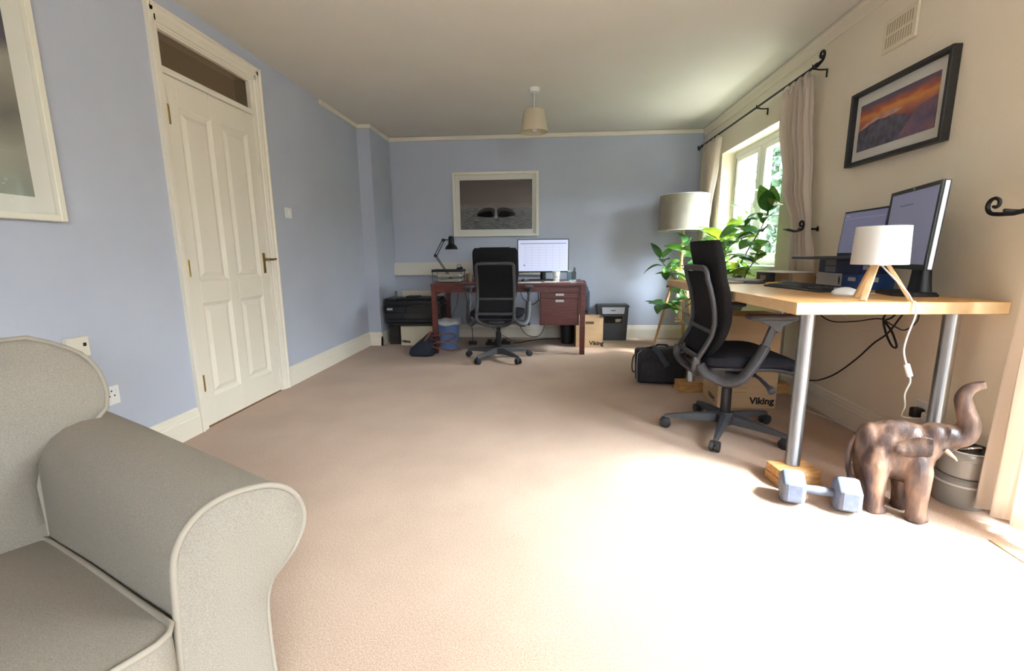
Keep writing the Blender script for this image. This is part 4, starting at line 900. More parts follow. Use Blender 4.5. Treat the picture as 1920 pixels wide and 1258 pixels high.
# shredder
sh = thing('paper_shredder', 'dark grey paper shredder with a silver band against the blue wall', 'shredder', (.765, 5.43, 0)); m_shr = mat('shredder_grey', (66, 70, 78), .5)
def SHX(n, bm, m=m_shr, **k): return OBJ(n, bm, m, sh, world=True, **k)
bm = B(); prism(bm, [(.628, 0), (.932, 0), (.950, .395), (.940, .412), (.600, .412), (.590, .395)], 'y', 5.335, 5.50); SHX('body', bm)
bm = B(); prism(bm, [(.585, .39), (.955, .39), (.958, .405), (.945, .418), (.595, .418), (.582, .405)], 'y', 5.325, 5.502); SHX('head', bm)
bm = B(); prism(bm, [(.648, .315), (.898, .315), (.905, .392), (.640, .392)], 'y', 5.322, 5.336); bd = SHX('silver_band', bm, mat('silver_plastic', (190, 194, 202), .4)); bd.matrix_parent_inverse = inv(sh)
bm = B(); box(bm, .745, .80, 5.3212, 5.3222, .348, .360); OBJ('logo', bm, mat('logo_ink', (96, 98, 104), .6), bd)
SHX('window', bx(.672, .880, 5.331, 5.337, .205, .285, .002, 1), mat('shredder_window', (40, 38, 34), .15)); SHX('paper_scraps', bx(.80, .868, 5.3300, 5.3312, .215, .255), mat('scraps', (190, 178, 150), .9, col2=(60, 56, 50), scale=60))
# backpack behind the desk end
bp_ = thing('backpack', 'dark backpack standing behind the right end of the dark desk', 'backpack', (.43, 5.40, 0)); m_bag = mat('charcoal_nylon_bag', (46, 50, 62), .8, col2=(58, 62, 74), scale=30, bump=.2, bscale=120)
bm = B(); box(bm, .26, .485, 5.31, 5.49, .0, .66, .06, 4); OBJ('body', bm, m_bag, bp_, smooth=True, world=True, auto=70)
bm = B(); box(bm, .30, .495, 5.27, 5.36, .34, .60, .035, 3); OBJ('upper_pocket', bm, m_bag, bp_, smooth=True, world=True, auto=70)
bm = B(); box(bm, .28, .50, 5.26, 5.36, .05, .31, .04, 3); OBJ('lower_pocket', bm, m_bag, bp_, smooth=True, world=True, auto=70)
bm = B(); tube(bm, spline([(.38, 5.40, .645), (.40, 5.38, .69), (.44, 5.38, .69), (.46, 5.40, .64)], 5), 1, 8, sq=(.010, .004)); OBJ('strap', bm, m_bag, bp_, smooth=True, world=True)
# laptop bag on the floor
lb = thing('laptop_bag', 'black laptop bag with a padded shoulder strap on the carpet', 'bag', (.885, 3.54, 0), R(-4)); m_lb = mat('black_nylon', (30, 31, 36), .75, col2=(42, 43, 50), scale=40, bump=.25, bscale=160)
bm = B(); box(bm, -.185, .185, -.075, .075, .005, .275, .035, 4)
for v in bm.verts:
    v.co.y += .035*(v.co.z/.275) ; v.co.x += .012*math.sin(v.co.z*14); v.co.z += .012*math.sin(v.co.x*13)*(v.co.z/.275)
OBJ('body', bm, m_lb, lb, smooth=True, auto=70)
bm = B(); box(bm, -.155, .165, -.095, -.06, .02, .185, .02, 3)
for v in bm.verts: v.co.y += .035*(v.co.z/.275)
OBJ('front_pocket', bm, m_lb, lb, smooth=True, auto=70)
bm = B(); tube(bm, [(-.178, -.078, .02), (-.182, -.06, .14), (-.178, -.05, .24), (-.15, -.045, .268)], .003, 6); OBJ('piping', bm, mat('grey_piping', (150, 150, 155), .7), lb, smooth=True)
bm = B(); tube(bm, spline([(-.06, -.02, .285), (-.03, -.07, .262), (.01, -.085, .20), (.04, -.10, .155)], 5), 1, 10, sq=(.022, .008), up=(1, .4, 0)); OBJ('shoulder_pad', bm, mat('strap_pad', (70, 78, 92), .7), lb, smooth=True)
bm = B(); tube(bm, spline([(.04, -.10, .16), (.10, -.11, .07), (.15, -.10, .03), (.18, -.05, .10), (.175, 0, .22)], 5), 1, 8, sq=(.014, .003), up=(1, 0, 0)); tube(bm, spline([(-.06, -.02, .285), (-.12, .05, .25), (-.18, .06, .24)], 4), 1, 8, sq=(.014, .003), up=(0, 1, 0)); OBJ('strap', bm, m_lb, lb, smooth=True)
bm = B(); tube(bm, spline([(-.18, -.02, .10), (-.205, -.03, .09), (-.215, -.03, .14), (-.205, -.02, .21), (-.18, 0, .23)], 5), .006, 8); OBJ('side_handle', bm, mat('brown_strap', (66, 46, 40), .6), lb, smooth=True)
bm = B(); tube(bm, spline([(-.03, .035, .275), (-.02, .035, .295), (.05, .035, .295), (.06, .035, .275)], 4), .007, 8); OBJ('grab_handle', bm, m_lb, lb, smooth=True)
# ================================================================ ON THE DARK DESK
DT = .722
m_paper = mat('paper', (232, 230, 224), .8); m_scr = mat('lit_screen', (206, 210, 236), .4, emit=.32); m_scr2 = mat('dim_screen', (112, 112, 140), .35, emit=.35)
al = thing('desk_lamp', 'black articulated desk lamp leaning over the letter trays', 'lamp', (-1.08, 5.06, DT))
def A_(n, bm, m=m_black, **k): return OBJ(n, bm, m, al, smooth=True, world=True, auto=40, **k)
bm = B(); lathe(bm, [(0, DT), (.075, DT), (.075, DT+.012), (.03, DT+.022), (.012, DT+.03), (0, DT+.03)], 28, (-1.075, 5.06)); A_('base', bm)
E1 = Vector((-1.235, 5.05, 1.0)); E0 = Vector((-1.075, 5.06, DT+.03)); E2 = Vector((-1.140, 5.04, 1.168))
bm = B()
for s in (-1, 1): tube(bm, [E0+Vector((.006*s, .012*s, 0)), E1+Vector((.006*s, .012*s, 0))], .0045, 8)
A_('lower_arm', bm)
bm = B()
for s in (-1, 1): tube(bm, [E1+Vector((.009*s, .01*s, -.003*s)), E2+Vector((.009*s, .01*s, -.003*s))], .0045, 8)
A_('upper_arm', bm)
for e in (E1, E2):
    bm = B(); tube(bm, [e+Vector((0, -.022, 0)), e+Vector((0, .022, 0))], .013, 12); box(bm, e.x-.018, e.x+.018, e.y-.010, e.y+.010, e.z-.016, e.z+.016, .004, 1); A_('joint', bm)
bm = B(); tube(bm, [E2, E2+Vector((.06, 0, .005))], .006, 8); A_('neck', bm)
bm = B(); lathe(bm, [(0, 1.212), (.022, 1.210), (.031, 1.195), (.033, 1.13), (.036, 1.122), (.058, 1.10), (.073, 1.068), (.071, 1.068), (.055, 1.098), (.03, 1.12), (0, 1.125)], 28, (-1.050, 5.03)); A_('lamp_shade', bm)
ts = thing('letter_tray', 'black wire letter trays holding papers on the dark desk', 'tray', (-1.05, 4.87, DT)); m_wire = mat('black_wire', (30, 30, 32), .5)
for k, z in enumerate((DT+.006, DT+.052, DT+.108)):
    bm = B()
    if k < 2:
        for y in (4.76, 4.98): tube(bm, [(-1.20, y, z), (-.905, y, z)], .0025, 6)
        for x in [(-1.20+.0421*q) for q in range(8)]: tube(bm, [(x, 4.76, z), (x, 4.98, z)], .0018, 5)
        for y in (4.76, 4.98): tube(bm, [(-1.20, y, z+.016), (-.905, y, z+.016)], .0022, 6)
    else:
        box(bm, -1.205, -.90, 4.755, 4.985, z, z+.003); box(bm, -1.21, -.895, 4.75, 4.758, z, z+.024, .003, 1); box(bm, -1.21, -.895, 4.982, 4.99, z, z+.024, .003, 1); box(bm, -1.213, -1.205, 4.75, 4.99, z-.004, z+.026, .003, 1); box(bm, -.90, -.892, 4.75, 4.99, z, z+.024, .003, 1)
    OBJ('tier', bm, m_wire, ts, world=True)
for (x, y) in ((-1.205, 4.755), (-1.205, 4.985), (-.90, 4.755), (-.90, 4.985)):
    bm = B(); tube(bm, [(x, y, DT), (x, y, DT+.112)], .003, 6); OBJ('post', bm, m_wire, ts, world=True)
random.seed(8)
for k, (z, n, lb_, cc) in enumerate(((DT+.009, 4, 'loose papers in the lowest letter tray', (226, 220, 204)), (DT+.056, 5, 'cream papers in the middle letter tray', (232, 220, 186)), (DT+.112, 3, 'white papers in the top letter tray', (224, 222, 222)))):
    t = thing('paper_pile', lb_, 'papers', (-1.04, 4.86, z), 0, 'paper piles in the letter trays')
    for q in range(n):
        a = random.uniform(-.04, .04); bm = B(); box(bm, -.115+random.uniform(-.012, .012), .125, -.095, .095, q*.005, q*.005+.0042, M=Matrix.Rotation(a, 4, 'Z')); OBJ('paper', bm, mat('paper_%d_%d' % (k, q % 2), cc if q % 2 else (214, 206, 196), .8), t)
td = thing('tape_dispenser', 'black tape dispenser standing on the letter trays', 'tape', (-.935, 4.87, DT+.132)); 
bm = B(); prism(bm, [(-.035, 0), (.035, 0), (.035, .02), (.02, .03), (-.03, .014)], 'y', -.014, .014); OBJ('base', bm, m_black, td)
bm = B(); tube(bm, [(-.004+.020*math.cos(a), 0, .032+.020*math.sin(a)) for a in [k*math.pi/9 for k in range(18)]], 1, 8, closed=True, sq=(.006, .010), up=(0, 1, 0)); OBJ('tape_roll', bm, mat('clear_tape', (150, 150, 170), .3), td, smooth=True)
pc = thing('pen_cup', 'small brown cup of pens behind the office chair', 'cup', (-.84, 4.90, DT))
bm = B(); lathe(bm, [(0, 0), (.03, 0), (.034, .085), (.031, .085), (.028, .006), (0, .006)], 20); OBJ('cup', bm, mat('brown_cup', (120, 92, 66), .6), pc, smooth=True, auto=40)
for k, c in enumerate(((190, 190, 196), (60, 60, 66), (200, 190, 160))):
    bm = B(); a = k*2.1; tube(bm, [(.012*math.cos(a), .012*math.sin(a), .01), (.024*math.cos(a), .024*math.sin(a), .135)], .0038, 7); OBJ('pen', bm, mat('pen_%d' % k, c, .4), pc)
# laptop on a stand of books
for k, (z0, h, c, lb_) in enumerate(((DT, .05, (92, 60, 54), 'thick dark red book lowest under the laptop on the dark desk'), (DT+.05, .045, (60, 70, 92), 'blue grey book in the middle under the laptop'), (DT+.095, .03, (190, 180, 160), 'pale book on top of the pile under the laptop'))):
    t = thing('book', lb_, 'book', (-.585, 5.08, z0), R(2*k-2), 'books under the laptop'); bm = B(); box(bm, -.14, .14, -.10, .10, .003, h-.003); OBJ('pages', bm, m_paper, t)
    bm = B(); box(bm, -.145, .143, -.105, .105, 0, .003); box(bm, -.145, .143, -.105, .105, h-.003, h); box(bm, -.148, -.144, -.105, .105, 0, h); OBJ('cover', bm, mat('cover_%d' % k, c, .6), t)
def laptop(label, loc, rz, w, d, h, tilt, scr):
    t = thing('laptop', label, 'laptop', loc, rz, 'laptops')
    OBJ('base', bx(-w/2, w/2, -d, 0, 0, .014, .004, 2), mat('laptop_grey', (52, 53, 58), .4), t)
    kb = OBJ('keyboard', bx(-w*.44, w*.44, -d*.55, -d*.1, .0135, .0155), m_black, t); OBJ('touchpad', bx(-.05, .05, -d*.92, -d*.62, .0138, .0146), mat('touchpad', (70, 71, 76), .4), t)
    M = Matrix.Translation((0, 0, .012)) @ Matrix.Rotation(-tilt, 4, 'X')
    bm = B(); box(bm, -w/2, w/2, -.002, .005, 0, h, .002, 1, M=M); l = OBJ('lid', bm, m_black, t)
    bm = B(); box(bm, -w/2+.009, w/2-.009, -.0032, -.0018, .02, h-.010, M=M); s = OBJ('screen', bm, scr, l)
    return t, s, M
laptop('open laptop raised on books behind the office chair', (-.586, 5.12, DT+.126), 0, .345, .23, .232, R(10), m_scr)
# monitor
mo = thing('monitor', 'wide monitor showing a bright spreadsheet on the dark desk', 'monitor', (-.043, 5.12, DT))
OBJ('casing', bx(-.283, .283, -.012, .022, .085, .448, .004, 2), m_black, mo); sc_ = OBJ('screen', bx(-.274, .274, -.0135, -.0118, .099, .440), m_scr, mo)
m_rule = mat('grid_ink', (160, 166, 196), .5, emit=.3); m_head = mat('header_ink', (140, 156, 190), .5, emit=.3)
bm = B(); box(bm, -.25, .255, -.0139, -.0134, .395, .405); OBJ('header_row', bm, m_head, sc_)
bm = B()
for k in range(9): box(bm, -.20, .255, -.0138, -.0134, .128+.029*k, .1295+.029*k)
for k in range(6): box(bm, -.20+.076*k, -.1985+.076*k, -.0138, -.0134, .128, .392)
OBJ('grid_lines', bm, m_rule, sc_); OBJ('cursor', bx(-.215, -.203, -.0139, -.0134, .158, .170), mat('dark_dot', (60, 60, 80), .6), sc_)
bm = B(); lathe(bm, [(0, .008), (.030, .008), (.032, .012), (.030, .10), (0, .10)], 20, (.0, .03)); box(bm, -.03, .03, .012, .03, .09, .20); OBJ('neck', bm, m_black, mo, smooth=True, auto=40); OBJ('foot', bx(-.16, .14, -.055, .08, 0, .009, .003, 1), m_black, mo)
cu = thing('paper_cup', 'white paper cup with a round emblem beside the monitor', 'cup', (.100, 4.90, DT))
bm = B(); lathe(bm, [(0, .003), (.029, .003), (.029, 0), (.031, 0), (.041, .098), (.044, .10), (.042, .103), (.039, .100), (.029, .006), (0, .006)], 28); OBJ('cup', bm, mat('cup_white', (236, 234, 230), .6), cu, smooth=True, auto=40)
bm = B(); lathe(bm, [(0, 0), (.011, 0), (.011, .0008), (.008, .0008), (.008, 0)], 18, M=basis((0, -.0355, .05), (1, 0, 0), (0, .09, 1))); OBJ('emblem', bm, mat('emblem_ink', (110, 104, 100), .7), cu)
ph = thing('pen_holder', 'clear glass pen holder at the right end of the dark desk', 'pen holder', (.262, 4.90, DT))
bm = B()
box(bm, -.046, .046, -.046, -.042, 0, .10); box(bm, -.046, .046, .042, .046, 0, .10); box(bm, -.046, -.042, -.042, .042, 0, .10); box(bm, .042, .046, -.042, .042, 0, .10); box(bm, -.042, .042, -.042, .042, 0, .005); OBJ('container', bm, glass_mat('pale_glass', (205, 222, 226), .18), ph)
bm = B(); box(bm, -.040, -.005, -.03, .03, .006, .11); OBJ('note_block', bm, mat('note_white', (214, 226, 232), .8), ph)
for k, (x, y) in enumerate(((.020, .0), (.032, .012), (.026, -.02))):
    bm = B(); tube(bm, [(x-.012, y, .006), (x+.008, y+.004, .150-.012*k)], .0042, 8); OBJ('pen', bm, m_black, ph)
ms = thing('computer_mouse', 'small dark mouse on the dark desk beside the office chair', 'mouse', (-.245, 4.86, DT))
bm = B(); ellip(bm, (0, 0, .004), (.032, .05, .026)); 
for v in bm.verts: v.co.z = max(v.co.z, 0)
OBJ('body', bm, mat('mouse_black', (34, 36, 34), .4), ms, smooth=True); bm = B(); box(bm, -.003, .003, .018, .034, .024, .030, .001, 1); OBJ('wheel', bm, m_grey, ms)
for k, (x, y, rz, w, d, lb_) in enumerate(((-.16, 4.68, 6, .21, .15, 'white paper sheet lying near the front of the dark desk'), (.05, 4.75, -8, .15, .21, 'pale sheet under the cup on the dark desk'), (.19, 4.74, 14, .10, .07, 'small white note in front of the glass pen holder'), (-.30, 4.62, 0, .12, .08, 'white card at the desk edge behind the armrest'))):
    bm = B(); box(bm, -w/2, w/2, -d/2, d/2, 0, .0025); o = tag(OBJ('paper_sheet', bm, m_paper), lb_, 'paper', 'papers on the dark desk'); o.location = (x, y, DT); o.rotation_euler = (0, 0, R(rz))
bm = B(); tube(bm, [(0, 0, .004), (.14, .01, .004)], .004, 7); o = tag(OBJ('pen', bm, mat('pen_rose', (190, 150, 140), .5)), 'pink pen lying in front of the monitor', 'pen'); o.location = (.10, 4.62, DT)
# cables under the dark desk
def cable(label, pts, r, m, n=8, group=None):
    bm = B(); tube(bm, spline(pts, n), r, 6); o = tag(OBJ('cable', bm, m, smooth=True), label, 'cable', group); return o
m_cab = mat('cable_black', (24, 24, 25), .5); m_cabw = mat('cable_white', (228, 226, 220), .5)
cable('black cable hanging beside the blue bin', [(-.93, 5.16, .69), (-.93, 5.18, .55), (-.90, 5.2, .35), (-.86, 5.15, .15), (-.84, 5.06, .008), (-.80, 5.04, .007)], .004, m_cab)
cable('black cable looping below the drawer pedestal', [(-.10, 5.1, .69), (-.09, 5.15, .5), (-.02, 5.2, .25), (-.08, 5.15, .09), (-.22, 5.1, .10), (-.32, 5.12, .24), (-.38, 5.15, .5), (-.36, 5.15, .66)], .004, m_cab)
cable('black cable arching from the monitor to the pedestal', [(-.30, 5.16, .69), (-.28, 5.2, .52), (-.16, 5.22, .44), (-.09, 5.2, .5)], .004, m_cab)
cable('black power cable trailing along the back skirting', [(-.38, 5.075, .012), (-.33, 5.10, .008), (-.28, 5.14, .008), (-.20, 5.25, .007), (.05, 5.38, .007), (.20, 5.42, .007), (.23, 5.46, .05)], .0045, m_cab)
cable('thin black cable dropping behind the office chair', [(-.72, 5.2, .69), (-.70, 5.22, .4), (-.60, 5.18, .14), (-.46, 5.12, .07), (-.40, 5.08, .03)], .0035, m_cab)
cable('thin cable leaning against the back leg of the dark desk', [(-1.0, 5.15, .69), (-1.04, 5.19, .45), (-1.10, 5.17, .30)], .003, m_cab)
ps = thing('power_strip', 'black power strip with plugs lying on the carpet under the desk', 'power strip', (-.55, 5.04, 0), R(10))
OBJ('body', bx(-.14, .14, -.025, .025, .0, .03, .006, 1), m_black, ps)
for k in range(3): OBJ('plug', bx(-.12+.085*k, -.07+.085*k, -.022, .022, .03, .062, .008, 2), m_black, ps)
tag(OBJ('power_adapter', bx(-.88, -.79, 5.0, 5.055, .0, .04, .008, 2), m_black), 'black power adapter on the carpet beside the blue bin', 'adapter')

# ================================================================ ON THE LIGHT WOOD DESK
TT = TZ + .0005
# big monitor, turned to the chair
MN = Vector((1.492, 1.937, 0)); MFAR = Vector((1.62, 2.385, 0)); ex = (MFAR-MN).normalized(); mrz = math.atan2(-ex.y, -ex.x)   # local x runs far -> near, local -y faces the chair
mc = (MN+MFAR)/2; m2 = thing('monitor', 'black monitor with a silver edge turned away on the light wood desk', 'monitor', (mc.x, mc.y, TT), mrz)
W2 = (MFAR-MN).length/2; MT = Matrix.Rotation(R(-3), 4, 'X')
bm = B(); box(bm, -W2, W2, -.002, .022, .115, .462, .003, 1, M=MT); cs = OBJ('casing', bm, mat('monitor_charcoal', (52, 53, 57), .45), m2)
bm = B(); box(bm, -W2+.03, W2-.03, .0215, .036, .14, .435, .006, 2, M=MT); OBJ('rear_shell', bm, m_black, m2)
for (x0, x1, z0, z1) in ((-W2, -W2+.016, .115, .462), (W2-.016, W2, .115, .462), (-W2+.016, W2-.016, .115, .137), (-W2+.016, W2-.016, .446, .462)):
    bm = B(); box(bm, x0, x1, -.006, -.001, z0, z1, M=MT); OBJ('bezel', bm, m_black, cs)
bm = B(); box(bm, -W2+.014, W2-.014, -.0032, -.0018, .135, .448, M=MT); s2 = OBJ('screen', bm, m_scr2, cs)
bm = B()
for k in range(7): box(bm, -.11+.019*k, -.102+.019*k, -.0036, -.0030, .388+.000*k, .394, M=MT)
OBJ('dotted_line', bm, mat('screen_ink', (80, 78, 100), .6), s2)
for s in (-1, 1):
    bm = B(); box(bm, *sorted((s*W2, s*(W2+.002))), .003, .016, .120, .457, M=MT); OBJ('silver_edge', bm, mat('silver_trim', (205, 208, 214), .3, .6), cs)
bm = B(); box(bm, -.006, .006, -.0064, -.0058, .450, .458, M=MT); OBJ('logo', bm, mat('pale_logo', (190, 190, 194), .4), cs)
bm = B(); rg = []
for (z, w_, d_, yc) in ((.018, .062, .030, .085), (.06, .055, .026, .085), (.10, .050, .024, .085), (.22, .046, .022, .083), (.33, .042, .020, .080), (.335, .030, .012, .080)):
    rg.append([bm.verts.new((w_*math.copysign(abs(math.cos(a))**.5, math.cos(a)), yc+d_*math.copysign(abs(math.sin(a))**.5, math.sin(a)), z)) for a in [k*math.pi/10 for k in range(20)]])
for a, b in zip(rg, rg[1:]):
    for k in range(20): bm.faces.new((a[k], a[(k+1) % 20], b[(k+1) % 20], b[k]))
bm.faces.new(rg[0][::-1]); bm.faces.new(rg[-1]); box(bm, -.05, .05, .045, .07, .24, .34, .004, 1); OBJ('stand_column', bm, m_black, m2, smooth=True, auto=40)
bm = B(); prism(bm, [(-.13, .02), (-.09, -.045), (.09, -.045), (.13, .02), (.10, .115), (-.10, .115)], 'z', 0, .012); prism(bm, [(-.12, .02), (-.085, -.038), (.085, -.038), (.12, .02), (.095, .11), (-.095, .11)], 'z', .012, .018); OBJ('stand_foot', bm, m_black, m2)
# box pile and laptop
def product_box(name, label, x0, x1, y0, y1, z0, z1, m, group, panels):
    t = thing(name, label, 'box', ((x0+x1)/2, (y0+y1)/2, z0), 0, group); OBJ('carton', bx(x0, x1, y0, y1, z0, z1, .002, 1), m, t, world=True)
    for (n, fx, a0, a1, b0, b1, mm) in panels:
        if fx == 'x': o = OBJ(n, bx(x0-.0008, x0+.0005, y0+(y1-y0)*a0, y0+(y1-y0)*a1, z0+(z1-z0)*b0, z0+(z1-z0)*b1), mm, t, world=True)
        else: o = OBJ(n, bx(x0+(x1-x0)*a0, x0+(x1-x0)*a1, y0-.0008, y0+.0005, z0+(z1-z0)*b0, z0+(z1-z0)*b1), mm, t, world=True)
    return t
m_nvy = mat('navy_carton', (36, 42, 82), .45); m_blu = mat('blue_carton', (34, 70, 128), .45); m_wht = mat('white_print', (206, 204, 200), .6, col2=(190, 188, 184), scale=40, stretch=(1, 12, 1)); m_glb = mat('grey_label', (150, 152, 160), .6)
product_box('carton', 'blue carton with a white printed side under the laptop', 1.56, 1.735, 2.42, 2.78, TT, TT+.078, m_blu, 'cartons under the laptop', [('printed_panel', 'x', .36, 1.0, .0, 1.0, m_wht), ('sticker', 'x', .06, .22, .55, .8, mat('sticker', (200, 198, 205), .6)), ('small_print', 'x', .40, .44, .3, .8, m_glb), ('sticker', 'y', .3, .55, .5, .8, mat('sticker', (200, 198, 205)))])
product_box('carton', 'navy carton with a grey label directly below the laptop', 1.565, 1.73, 2.43, 2.775, TT+.079, TT+.152, m_nvy, 'cartons under the laptop', [('label', 'x', .55, .82, .05, .48, m_glb), ('label', 'x', .55, .82, .54, .98, m_glb), ('sticker', 'y', .1, .5, .3, .6, m_glb)])
LPZ = TT+.153
lt, ls, LMx = laptop('open laptop on a pile of cartons with a dark lilac screen', (1.665, 2.62, LPZ), R(-90)+R(-3), .375, .245, .248, R(5), m_scr2)
bm = B(); box(bm, -.17, .17, -.0036, -.0030, .205, .207, M=LMx); box(bm, -.165, -.13, -.0036, -.0030, .219, .224, M=LMx)
for k in range(5): box(bm, -.10, .10, -.0036, -.0030, .07+.02*k, .0708+.02*k, M=LMx)
OBJ('text_lines', bm, mat('screen_line', (150, 150, 182), .6, emit=.4), ls)
# small lamp at the front edge
tl = thing('table_lamp', 'small table lamp with a white drum shade on three wooden legs', 'lamp', (1.325, 1.945, TT)); m_tls = thin_mat('white_shade', (240, 238, 234), .35)
bm = B(); lathe(bm, [(.089, .288), (.094, .140), (.0925, .140), (.0875, .288), (.089, .288)], 48); OBJ('lamp_shade', bm, m_tls, tl, smooth=True, auto=50)
bm = B(); lathe(bm, [(0, .135), (.03, .135), (.03, .150), (.018, .155), (.018, .19), (0, .19)], 20); 
for k in range(3): tube(bm, [(0, 0, .145), (.093*math.cos(k*2.09+.3), .093*math.sin(k*2.09+.3), .142)], .002, 6)
OBJ('lamp_holder', bm, m_whitep, tl, smooth=True, auto=40)
bm = B(); lathe(bm, [(0, .19), (.013, .19), (.025, .22), (.025, .24), (0, .262)], 16); OBJ('bulb', bm, mat('frosted_bulb', (240, 240, 240)), tl, smooth=True)
m_beech = mat('beech', (226, 190, 142), .5, col2=(214, 176, 126), scale=8, stretch=(5, 5, 1))
for a in (218, 322, 90):
    c, s_ = math.cos(R(a)), math.sin(R(a)); bm = B(); tube(bm, [(c*.022, s_*.022, .150), (c*.112, s_*.112, .0)], 1, 8, sq=(.0075, .011), up=(-s_, c, 0)); OBJ('leg', bm, m_beech, tl, smooth=True, auto=40)
L0 = Vector((1.325, 1.945, TT))
bm = B(); tube(bm, spline([L0+Vector((.0, -.01, .14)), L0+Vector((.015, -.05, .10)), L0+Vector((.055, -.090, .035)), L0+Vector((.062, -.108, .006)), L0+Vector((.065, -.122, -.002)), L0+Vector((.067, -.128, -.05)), L0+Vector((.055, -.12, -.13)), L0+Vector((.052, -.118, -.19)), L0+Vector((.075, -.11, -.245))], 8), .0032, 7); OBJ('flex', bm, m_cabw, tl, smooth=True, world=True)
bm = B(); box(bm, -.010, .010, -.007, .007, -.028, .028, .005, 2, M=Matrix.Translation(L0+Vector((.086, -.108, -.268))) @ Matrix.Rotation(R(-22), 4, 'Y')); OBJ('inline_switch', bm, m_whitep, tl, world=True)
bm = B(); tube(bm, spline([L0+Vector((.097, -.105, -.292)), L0+Vector((.105, -.10, -.32)), L0+Vector((.10, -.09, -.37)), L0+Vector((.13, -.06, -.43)), L0+Vector((.25, .10, -.53)), L0+Vector((.38, .16, -.56))], 8), .0032, 7); OBJ('flex', bm, m_cabw, tl, smooth=True, world=True)
sk2 = thing('wall_socket', 'white socket with a plug low on the cream wall under the desk', 'socket', (XR, 2.13, .24))
OBJ('plate', bx(XR-.010, XR, 2.05, 2.20, .225, .315, .003, 1), m_whitep, sk2, world=True); OBJ('plug', bx(XR-.055, XR-.010, 2.065, 2.11, .235, .285, .010, 2), m_whitep, sk2, world=True)
OBJ('plug', bx(XR-.055, XR-.010, 2.135, 2.18, .235, .285, .010, 2), m_black, sk2, world=True)
# keyboard and mice
kb = thing('keyboard', 'black keyboard lying on the light wood desk', 'keyboard', (1.36, 2.52, TT), R(-84))
bm = B(); prism(bm, [(-.085, 0), (.085, 0), (.085, .022), (.078, .024), (-.08, .010), (-.085, .006)], 'y', -.23, .23)
bmesh.ops.rotate(bm, verts=bm.verts[:], matrix=Matrix.Rotation(R(90), 3, 'Z')); 
o = OBJ('body', bm, m_black, kb)
kp = bpy.data.meshes.new('key'); tb_ = B(); box(tb_, -.0085, .0085, -.0085, .0085, 0, .005, .0015, 1); tb_.to_mesh(kp); tb_.free(); kp.materials.append(mat('key_grey', (50, 52, 56), .5))
for r_ in range(5):
    for c_ in range(20):
        if c_ in (14,): continue
        k = bpy.data.objects.new('key', kp); COL.objects.link(k); k.parent = kb; yy = -.060+.026*r_; k.location = (-.205+.0213*c_, yy, .0105+.0137*((yy+.08)/.158)); k.rotation_euler = (R(5), 0, 0)
mw = thing('computer_mouse', 'white mouse beside the little table lamp', 'mouse', (1.345, 2.165, TT), R(80))
bm = B(); ellip(bm, (0, 0, .004), (.033, .055, .030))
for v in bm.verts: v.co.z = max(v.co.z, 0)
OBJ('body', bm, mat('mouse_white', (240, 238, 234), .3), mw, smooth=True); bm = B(); box(bm, -.002, .002, .015, .045, .0245, .031, .001, 1); OBJ('wheel', bm, m_glb, mw)
bm = B(); tube(bm, spline([(0, -.052, .008), (.01, -.09, .004), (.03, -.12, .004), (.05, -.14, .004)], 6), .0022, 6); OBJ('cord', bm, m_cabw, mw, smooth=True)
# papers and small boxes at the far end
random.seed(4)
for k, (x, y, w_, d_, z, rz, c, lb_) in enumerate(((1.16, 3.10, .24, .20, 0, 12, (150, 112, 80), 'brown folder lowest in the paper heap behind the office chair'), (1.20, 3.15, .21, .29, .006, -10, (214, 212, 216), 'white sheets on the brown folder at the far end of the light desk'), (1.28, 3.22, .21, .28, .012, 16, (196, 196, 204), 'grey sheets topping the paper heap near the plant'), (1.30, 3.02, .12, .16, 0, 40, (92, 92, 100), 'dark grey notebook beside the paper heap'), (1.17, 3.24, .20, .14, .019, 28, (188, 188, 198), 'small crumpled grey sheet on top of the paper heap'))):
    bm = B(); nx = 6; box(bm, -w_/2, w_/2, -d_/2, d_/2, 0, .005 if k != 3 else .012)
    o = tag(OBJ('paper_stack', bm, mat('sheet_%d' % k, c, .8)), lb_, 'papers', 'papers on the light wood desk'); o.location = (x, y, TT+z); o.rotation_euler = (0, R(-2 if z else 0)*0, R(rz))
bm = B(); box(bm, -.05, .05, -.08, .08, 0, .014, .002, 1); o = tag(OBJ('notepad', bm, mat('yellow_pad', (224, 178, 70), .7)), 'yellow notepad beside the small cardboard cartons', 'notepad'); o.location = (1.40, 2.86, TT); o.rotation_euler = (0, 0, R(-50))
product_box('carton', 'small cardboard carton with white labels next to the curtain', 1.49, 1.625, 2.90, 3.12, TT, TT+.066, m_card, 'small cartons', [('label', 'x', .05, .2, .45, .9, m_wht), ('label', 'x', .0, .25, .02, .4, m_wht), ('label', 'x', .3, .6, .05, .35, m_wht)])
product_box('carton', 'dark grey slim carton beside the cardboard carton', 1.47, 1.60, 3.14, 3.34, TT, TT+.058, mat('dark_carton', (78, 78, 82), .6), 'small cartons', [('label', 'x', .3, .7, .2, .7, m_card)])
bm = B(); box(bm, -.11, .11, -.17, .17, 0, .004, .001, 1); o = tag(OBJ('paper_stack', bm, m_paper), 'white papers lying across the small cartons', 'papers', 'papers on the light wood desk'); o.location = (1.50, 3.08, TT+.067); o.rotation_euler = (0, 0, R(8))
dk_ = thing('usb_hub', 'small dark blue cable hub with leads beside the cartons', 'hub', (1.64, 2.84, TT)); OBJ('body', bx(-.03, .03, -.045, .045, 0, .05, .006, 2), mat('teal_plastic', (46, 70, 88), .5), dk_)
